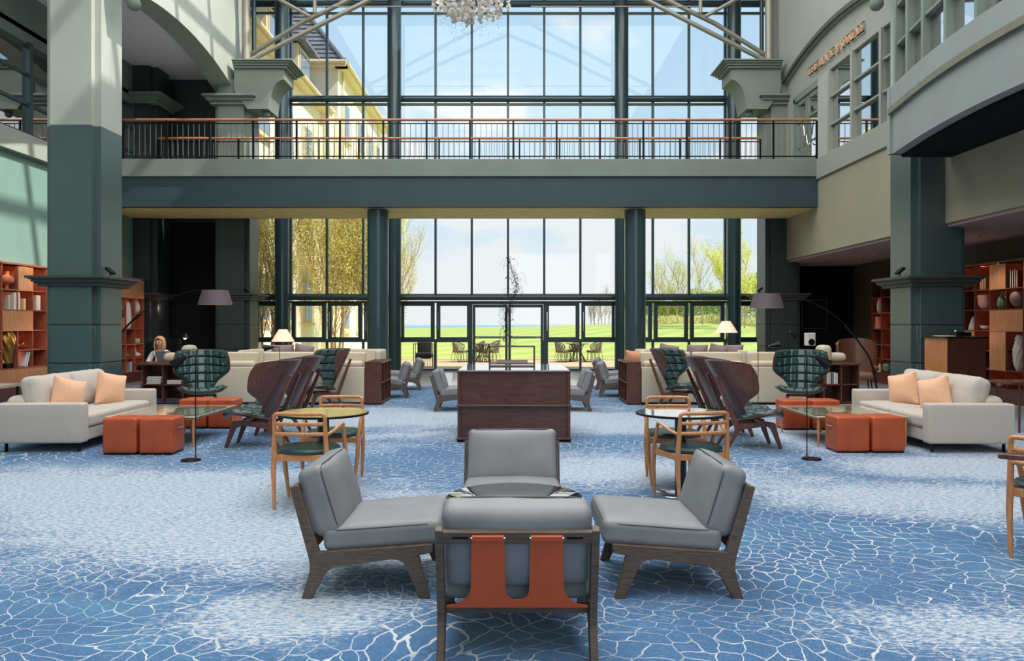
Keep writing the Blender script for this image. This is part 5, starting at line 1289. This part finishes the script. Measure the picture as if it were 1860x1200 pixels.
# dim right bookcase
pot([(.03, 0), (.06, .05), (.065, .2), (.045, .32), (.02, .36), (.001, .37)], 1598, XR, 4, 'vase', 'slender pale vase in the dim bookcase, upper niche', white_c)
pot([(.10, 0), (.10, .05), (.085, .28), (.085, .30), (.07, .30)], 1597, XR, 3, 'vase', 'patterned pink tapering vase in the dim bookcase', mat('pink_pattern', (206, 120, 112), .5, var=.5, vscale=45))
pot([(.06, 0), (.06, .12), (.05, .12), (.015, .2), (.001, .22)], 1598, XR, 0, 'ornament', 'small white house-shaped ornament low in the dim bookcase', white_c, cat='ornament')
pot([(.07, 0), (.12, .08), (.12, .2), (.06, .25)], 1613, XR, 0, 'vase', 'green jar low in the dim bookcase beside the pillar', green_c)
# left bookcase
pot([(.03, 0), (.04, .02), (.04, .08), (.11, .13), (.125, .19), (.10, .25), (.05, .27), (.05, .34), (.04, .34)], 12, XL, 5, 'vase', 'orange double-gourd vase on the left bookcase', clay)
pot([(.10, 0), (.11, .2), (.14, .30), (.15, .42), (.13, .56), (.08, .66), (.001, .68)], 9, XL, 1, 'sculpture', 'gilded leaf-shaped sculpture on a dark block in the left bookcase', gold, lambda a, z: .12*math.sin(7*a+z*22), cat='sculpture', n=40)
x, y, z = on_shelf(12, XL, 1)
o = MB().cbox((0, 0, .05), (.16, .2, .1)).build('plinth_block', blackm, bevel=.004); o.location = (x, y-.02, z); tag(o, 'black block under the gilded sculpture', 'block'); 
for q_ in C.objects:
    if q_.get('label', '').startswith('gilded leaf'): q_.location.z += .1; q_.location.y = y-.02
mb = MB(); rr = random.Random(8)
for k in range(14):
    d_ = Vector((rr.gauss(0, 1), rr.gauss(0, 1), rr.random())).normalized(); mb.tube([(0, 0, .06), Vector((0, 0, .06))+d_*.05, Vector((0, 0, .06))+d_*.10], [.016, .011, .003], 5)
o = mb.build('coral_ornament', gold); o.location = on_shelf(39, XL, 2); tag(o, 'small golden coral ornament on the left bookcase', 'ornament', 'pots and vases on the bookcases')
for i, (px, c, h, wd) in enumerate(((6, (206, 190, 170), .27, .06), (11, (176, 160, 150), .30, .05), (17, (226, 218, 208), .33, .10), (22.5, (232, 226, 218), .34, .10))):
    x, y, z = on_shelf(px, XL, 4); book(x, y, z, wd, .24, h, PI/2, c, '%s book leaning in the row with white spines, left bookcase' % ['beige', 'grey', 'first white', 'second white'][i], 'books on the left bookcase')
for i, (px, c) in enumerate(((36, (230, 200, 150)), (59, (230, 222, 205)), (63, (240, 232, 220)))):
    x, y, z = on_shelf(px, XL, 4); book(x, y, z, .06, .2, .22 if i == 0 else .30, PI/2, c, '%s book right of the white spines, left bookcase' % ['short cream', 'pale', 'palest'][i], 'books on the left bookcase')
for i, px in enumerate((36, 40)):
    x, y, z = on_shelf(px, XL, 1); o = book(x, y, z+.01, .035, .2, .30, PI/2, (214, 214, 216), '%s grey book leaning on the lower row, left bookcase' % ['left', 'right'][i], 'books on the left bookcase'); o.rotation_euler = (0, .30, PI/2)
# second left bookcase
pot([(.03, 0), (.09, .04), (.12, .12), (.09, .21), (.03, .24)], 214, XL, 4, 'vase', 'round orange vase at the edge of the pillar, far left bookcase', clay)
pot([(.07, 0), (.10, .1), (.105, .35), (.08, .6), (.03, .72), (.001, .73)], 230.5, XL, 3, 'vase', 'tall white speckled vase in the far left bookcase', mat('speckled', (224, 216, 208), .5, var=.25, vscale=60))
pot([(.04, 0), (.085, .06), (.09, .18), (.05, .32), (.02, .38), (.001, .39)], 247, XL, 4, 'vase', 'pale drop-shaped vase in the lit niche, far left bookcase', mat('speckled', (0, 0, 0)))
pot([(.06, 0), (.09, .03), (.095, .12), (.085, .12), (.05, .02)], 247, XL, 2, 'bowl', 'pale green cup on the far left bookcase', mat('pale_green_c', (190, 196, 150), .5), cat='bowl')
pot([(.05, 0), (.12, .03), (.13, .07), (.10, .10), (.03, .14), (.03, .19), (.012, .22), (.001, .25)], 245.5, XL, 1, 'ornament', 'white lidded dish with a pointed knob, far left bookcase', white_c, cat='ornament')
pot([(.04, 0), (.11, .03), (.13, .09), (.12, .09), (.03, .02)], 228.5, XL, 1, 'bowl', 'olive bowl beside the lidded dish, far left bookcase', mat('olive_bowl', (130, 120, 80), .5), cat='bowl')
for i, (px, c) in enumerate(((229, (150, 160, 176)), (231.5, (206, 206, 206)), (234, (70, 84, 110)))):
    x, y, z = on_shelf(px, XL, 0); book(x, y, z, .06, .2, .24, PI/2, c, '%s book standing low in the far left bookcase' % ['grey-blue', 'white', 'navy'][i], 'books on the far left bookcase')
for i, (px, c) in enumerate(((216, (190, 120, 70)), (217.8, (220, 150, 90)))):
    x, y, z = on_shelf(px, XL, 3); book(x, y, z, .05, .2, .26, PI/2, c, '%s book beside the pillar edge in the far left bookcase' % ['brown', 'orange'][i], 'books on the far left bookcase')

# ================================================================== LECTERN, DARK LOUNGE, PERSON
t = thing('host_stand', 'wooden host stand with a dark top in front of the near right pillar', 'lectern', (7.14, 12.4, 0))
hw = mat('warm_oak_veneer', (176, 112, 66), .4, var=.15, vscale=4, stretch=(5, 5, 1), coat=.2)
MB().box(-.30, .30, -.33, .33, 0, .64).build('body', hw, t, bevel=.004); MB().box(-.30, .30, -.33, .33, .65, 1.26).build('body', hw, t, bevel=.004)
MB().box(-.29, .29, -.32, .32, .63, .66).build('joint_strip', walnut, t)
for z0, z1 in ((.01, .64), (.65, 1.255)): MB().box(-.298, .30, -.345, -.328, z0, z1).build('front_panel', mat('dark_mahogany', (70, 34, 24), .3, var=.2, vscale=5, stretch=(5, 5, 1), coat=.3), t)  # shade of the front face put into a darker panel colour
MB().box(-.33, .33, -.36, .36, 1.26, 1.28).build('top', blackm, t)
o = thing('payment_terminal', 'black device with a white pad on the host stand', 'device', (7.25, 12.4, 1.28)); MB().cbox((0, 0, .03), (.22, .2, .05)).build('body', blackm, o); MB().cbox((0, 0, .06), (.24, .18, .015)).build('lid', blackm, o); MB().sphere((-.09, 0, .085), .018, 6).build('button', white_c, o)
o = thing('menu_sheet', 'papers lying on the left end of the host stand', 'paper', (6.95, 12.35, 1.281)); MB().cbox((0, 0, .004), (.22, .3, .006)).build('sheet', paper, o); MB().cbox((.02, .02, .009), (.2, .28, .004)).build('sheet', paper, o)
# fluffy white side table behind the left sofa
t = thing('side_table', 'low cream table edge behind the left sofa at the frame edge', 'table', (-9.0, 13.2, 0)); MB().box(-.5, .45, -.3, .3, .40, .44).build('tabletop', cream, t)
for i in (-1, 1):
    for j in (-1, 1): MB().cbox((i*.4, j*.25, .2), (.03, .03, .4)).build('leg', blackm, t)
t = thing('console_table', 'dark table edge beside the right sofa under the bookcase', 'table', (6.75+.35, 10.7, 0)); MB().box(-.35, .6, -.3, .3, .66, .69).build('tabletop', walnut, t, bevel=.003)
for i in (-1, 1):
    for j in (-1, 1): MB().tube([(i*.3+.1, j*.25, 0), (i*.3+.1, j*.25, .66)], .015).build('leg', walnut, t)

def winged(loc, rz, label, m1, m2, nm='high_back_chair'):
    t = thing(nm, label, 'chair', loc, rz)
    def back(u, v):
        a = (2*u-1)*1.25; r = .36+.04*v; return (math.sin(a)*r, .12-math.cos(a)*r-.12*v, .42+.75*v-.10*abs(2*u-1)**3*v)
    MB().surf(back, 20, 12, lambda u, v: (-.03, .03)).build('backrest', m1, t, ang=60)
    MB().soft((0, .04, .40), (.56, .54, .13), .05, .02, 2, 5).build('seat', m2, t, ang=60)
    for s_ in (-1, 1):
        MB().soft((s_*.34, .04, .56), (.09, .46, .10), .04, .01, 2, 4).build('arm', m1, t, ang=60)
        for y in (-.2, .24): MB().tube([(s_*.22, y, .36), (s_*.27, y*1.25, 0)], [.014, .010]).build('leg', blackm, t)
    return t
brownl = mat('brown_leather', (92, 58, 42), .4, var=.15)
winged(((1557-VX)*16.2/F, 16.2, 0), PI-.3, 'brown winged armchair in the dark lounge under the right arc lamp', brownl, mat('tan_seat', (124, 86, 60), .5))
winged(((289-VX)*16.3/F, 16.35, 0), PI-.15, 'dark high-back armchair in which the woman sits', black, teal2)
t = thing('speaker', 'white loudspeaker box in the dark corner right of the far pillar', 'speaker', ((1471-VX)*18/F, 18, 0))
MB().soft((0, 0, 1.12), (.20, .2, .30), .02).build('body', white_c, t); MB().lathe([(.001, 0), (.07, 0), (.075, .012), (.065, .015), (.02, .005)], (0, 0, 0), 20).build('cone', blackm, t)
t.children[-1].location = (0, -.10, 1.06); t.children[-1].rotation_euler = (PI/2, 0, 0)
MB().tube([(0, 0, 0), (0, 0, 1.0)], .02).build('stand_pole', blackm, t); MB().lathe([(.14, 0), (.14, .02)], (0, 0, 0), 20).build('base', blackm, t)
t = thing('picture_frame', 'large dark framed panel on the black wall right of the far pillar', 'picture', ((1484-VX)*21.4/F, 21.59, 1.75))
fm = mat('dim_bronze', (70, 64, 54), .4)
for a_, b_ in (((-.35, 0, -.4), (-.35, 0, .4)), ((.35, 0, -.4), (.35, 0, .4)), ((-.35, 0, .4), (.35, 0, .4)), ((-.35, 0, -.4), (.35, 0, -.4))): MB().bar(a_, b_, .02, .02, (0, 1, 0)).build('frame', fm, t)
MB().box(-.34, .34, .0, .01, -.39, .39).build('panel', black, t)

# seated woman with laptop
def skin_obj(name, verts, edges, rad, m, parent=None, sub=2, root=0):
    me = bpy.data.meshes.new(name); me.from_pydata(verts, edges, []); me.materials.append(m)
    o = bpy.data.objects.new(name, me); C.objects.link(o)
    if parent: o.parent = parent
    s = o.modifiers.new('skin', 'SKIN'); s.use_smooth_shade = True
    for i, r in enumerate(rad):
        d = me.skin_vertices[0].data[i]; d.radius = (r, r) if not isinstance(r, tuple) else r; d.use_root = (i == root)
    b = o.modifiers.new('sub', 'SUBSURF'); b.levels = sub; b.render_levels = sub
    return o
skin_m = mat('skin', (214, 160, 134), .55, var=.04); hair_m = mat('blonde_hair', (206, 150, 104), .5, var=.2, vscale=30, stretch=(6, 6, 1), bump=.3)
white_s = mat('white_shirt', (226, 212, 206), .8, var=.04); jeans = mat('grey_trousers', (120, 126, 140), .8)
pz = thing('person', 'blonde woman in a white top sitting and looking down at a laptop', 'person', ((289-VX)*16.0/F, 16.08, 0), PI-.0)
V = [(0, 0, .50), (0, -.02, .66), (0, -.02, .80), (0, .0, .90), (0, .015, .96), (0, .035, 1.02), (0, .05, 1.10), (0, .045, 1.16)]
E = [(i, i+1) for i in range(7)]; Rr = [(.15, .11), (.125, .095), (.14, .10), (.10, .07), (.050, .050), (.078, .085), (.098, .112), (.075, .085)]
for s_ in (-1, 1):
    b = len(V); V += [(s_*.17, -.01, .86), (s_*.24, .05, .68), (s_*.15, .26, .66), (s_*.08, .33, .67)]; E += [(3, b), (b, b+1), (b+1, b+2), (b+2, b+3)]; Rr += [.052, .042, .030, .024]
    for k in range(4):
        f = len(V); V += [(s_*(.08-.028+.019*k), .37, .675), (s_*(.08-.03+.019*k), .40-.004*abs(k-1), .668)]; E += [(b+3, f), (f, f+1)]; Rr += [.009, .008]
    f = len(V); V += [(s_*.045, .345, .67)]; E += [(b+3, f)]; Rr += [.009]
    b = len(V); V += [(s_*.10, .04, .48), (s_*.12, .44, .50), (s_*.13, .46, .25), (s_*.13, .45, .07), (s_*.14, .58, .04)]; E += [(0, b), (b, b+1), (b+1, b+2), (b+2, b+3), (b+3, b+4)]; Rr += [.085, .065, .050, .036, .03]
skin_obj('body', V, E, Rr, skin_m, pz)
V2 = [(0, 0, .52), (0, -.02, .66), (0, -.02, .80), (0, .0, .90)]; E2 = [(0, 1), (1, 2), (2, 3)]; R2 = [(.165, .125), (.14, .11), (.155, .115), (.11, .08)]
for s_ in (-1, 1): b = len(V2); V2 += [(s_*.17, -.01, .86), (s_*.24, .05, .68), (s_*.17, .22, .66)]; E2 += [(3, b), (b, b+1), (b+1, b+2)]; R2 += [.066, .056, .045]
skin_obj('shirt', V2, E2, R2, white_s, pz)
V3 = [(0, 0, .50)]; E3 = []; R3 = [(.16, .12)]
for s_ in (-1, 1): b = len(V3); V3 += [(s_*.10, .04, .48), (s_*.12, .44, .50), (s_*.13, .46, .25), (s_*.13, .45, .10)]; E3 += [(0, b), (b, b+1), (b+1, b+2), (b+2, b+3)]; R3 += [.095, .075, .058, .045]
skin_obj('trousers', V3, E3, R3, jeans, pz)
MB().soft((.14, .52, .035), (.08, .22, .07), .03).build('shoe', blackm, pz); MB().soft((-.14, .52, .035), (.08, .22, .07), .03).build('shoe', blackm, pz)
mb = MB()
def hr(u, v):
    if v < .5: ph = v*2*PI*.52; z = 1.105+.118*math.cos(ph); rr_ = .004+.106*math.sin(ph)
    else: q_ = (v-.5)*2; z = 1.098-.15*q_; rr_ = .110+.012*math.sin(q_*PI)-.012*q_
    op = math.radians(52)*max(0, min(1, (v-.26)/.12)); a = -PI/2+(2*u-1)*(PI-op)
    return (math.cos(a)*rr_*.92, .045+math.sin(a)*rr_*1.02, z)
mb.surf(hr, 30, 18, lambda u, v: (-.010, .010)).build('hair', hair_m, pz, ang=80)
for s_ in (-1, 1): MB().sphere((s_*.028, .137, 1.105), .010, 5).build('eye', mat('eye_dark', (60, 44, 36), .3), pz)
MB().tube([(0, .140, 1.10), (0, .160, 1.075), (0, .145, 1.068)], [.006, .011, .006], 6).build('nose', skin_m, pz)
MB().soft((0, .137, 1.045), (.045, .014, .014), .006).build('mouth', mat('lips', (180, 96, 86), .5), pz)
px_ = (289-VX)*16.0/F
t = thing('laptop', 'open silver laptop in front of the blonde woman', 'laptop', (-6.93, 15.62, .72), PI-.15)
MB().cbox((0, 0, .008), (.33, .23, .014)).build('keyboard_deck', mat('silver', (170, 172, 176), .35, metal=.5), t, bevel=.003)
M = Matrix.Translation((0, .115, .012)) @ Matrix.Rotation(math.radians(-22), 4, 'X'); MB(M).box(-.165, .165, -.004, .004, 0, .22).build('screen', mat('silver', (0, 0, 0)), t)
t = thing('work_table', 'dark table carrying the laptop behind the left low bookcase', 'table', (px_+.1, 15.62, 0)); MB().box(-.20, .5, -.2, .2, .69, .72).build('tabletop', walnut, t)
for i in (-1, 1):
    for j in (-1, 1): MB().tube([(.15+i*.3, j*.17, 0), (.15+i*.3, j*.17, .69)], .016).build('leg', blackm, t)
# warm lamps added in front of the shelves, standing in for their niche lights
for x, y, z in ((-9.3, 15.6, 2.3), (-9.3, 15.6, 1.2), (-9.3, 20.6, 1.9), (-9.3, 20.6, .9)): light('shelf_glow', 'POINT', (x, y, z), (0, 0, 0), 5, (1, .62, .42), .15)
for x, y, z in ((8.9, 15.0, 2.3), (8.9, 15.0, 1.2), (8.9, 19.8, 1.8), (8.9, 19.8, .8)): light('shelf_glow', 'POINT', (x, y, z), (0, 0, 0), 2, (1, .5, .34), .15)
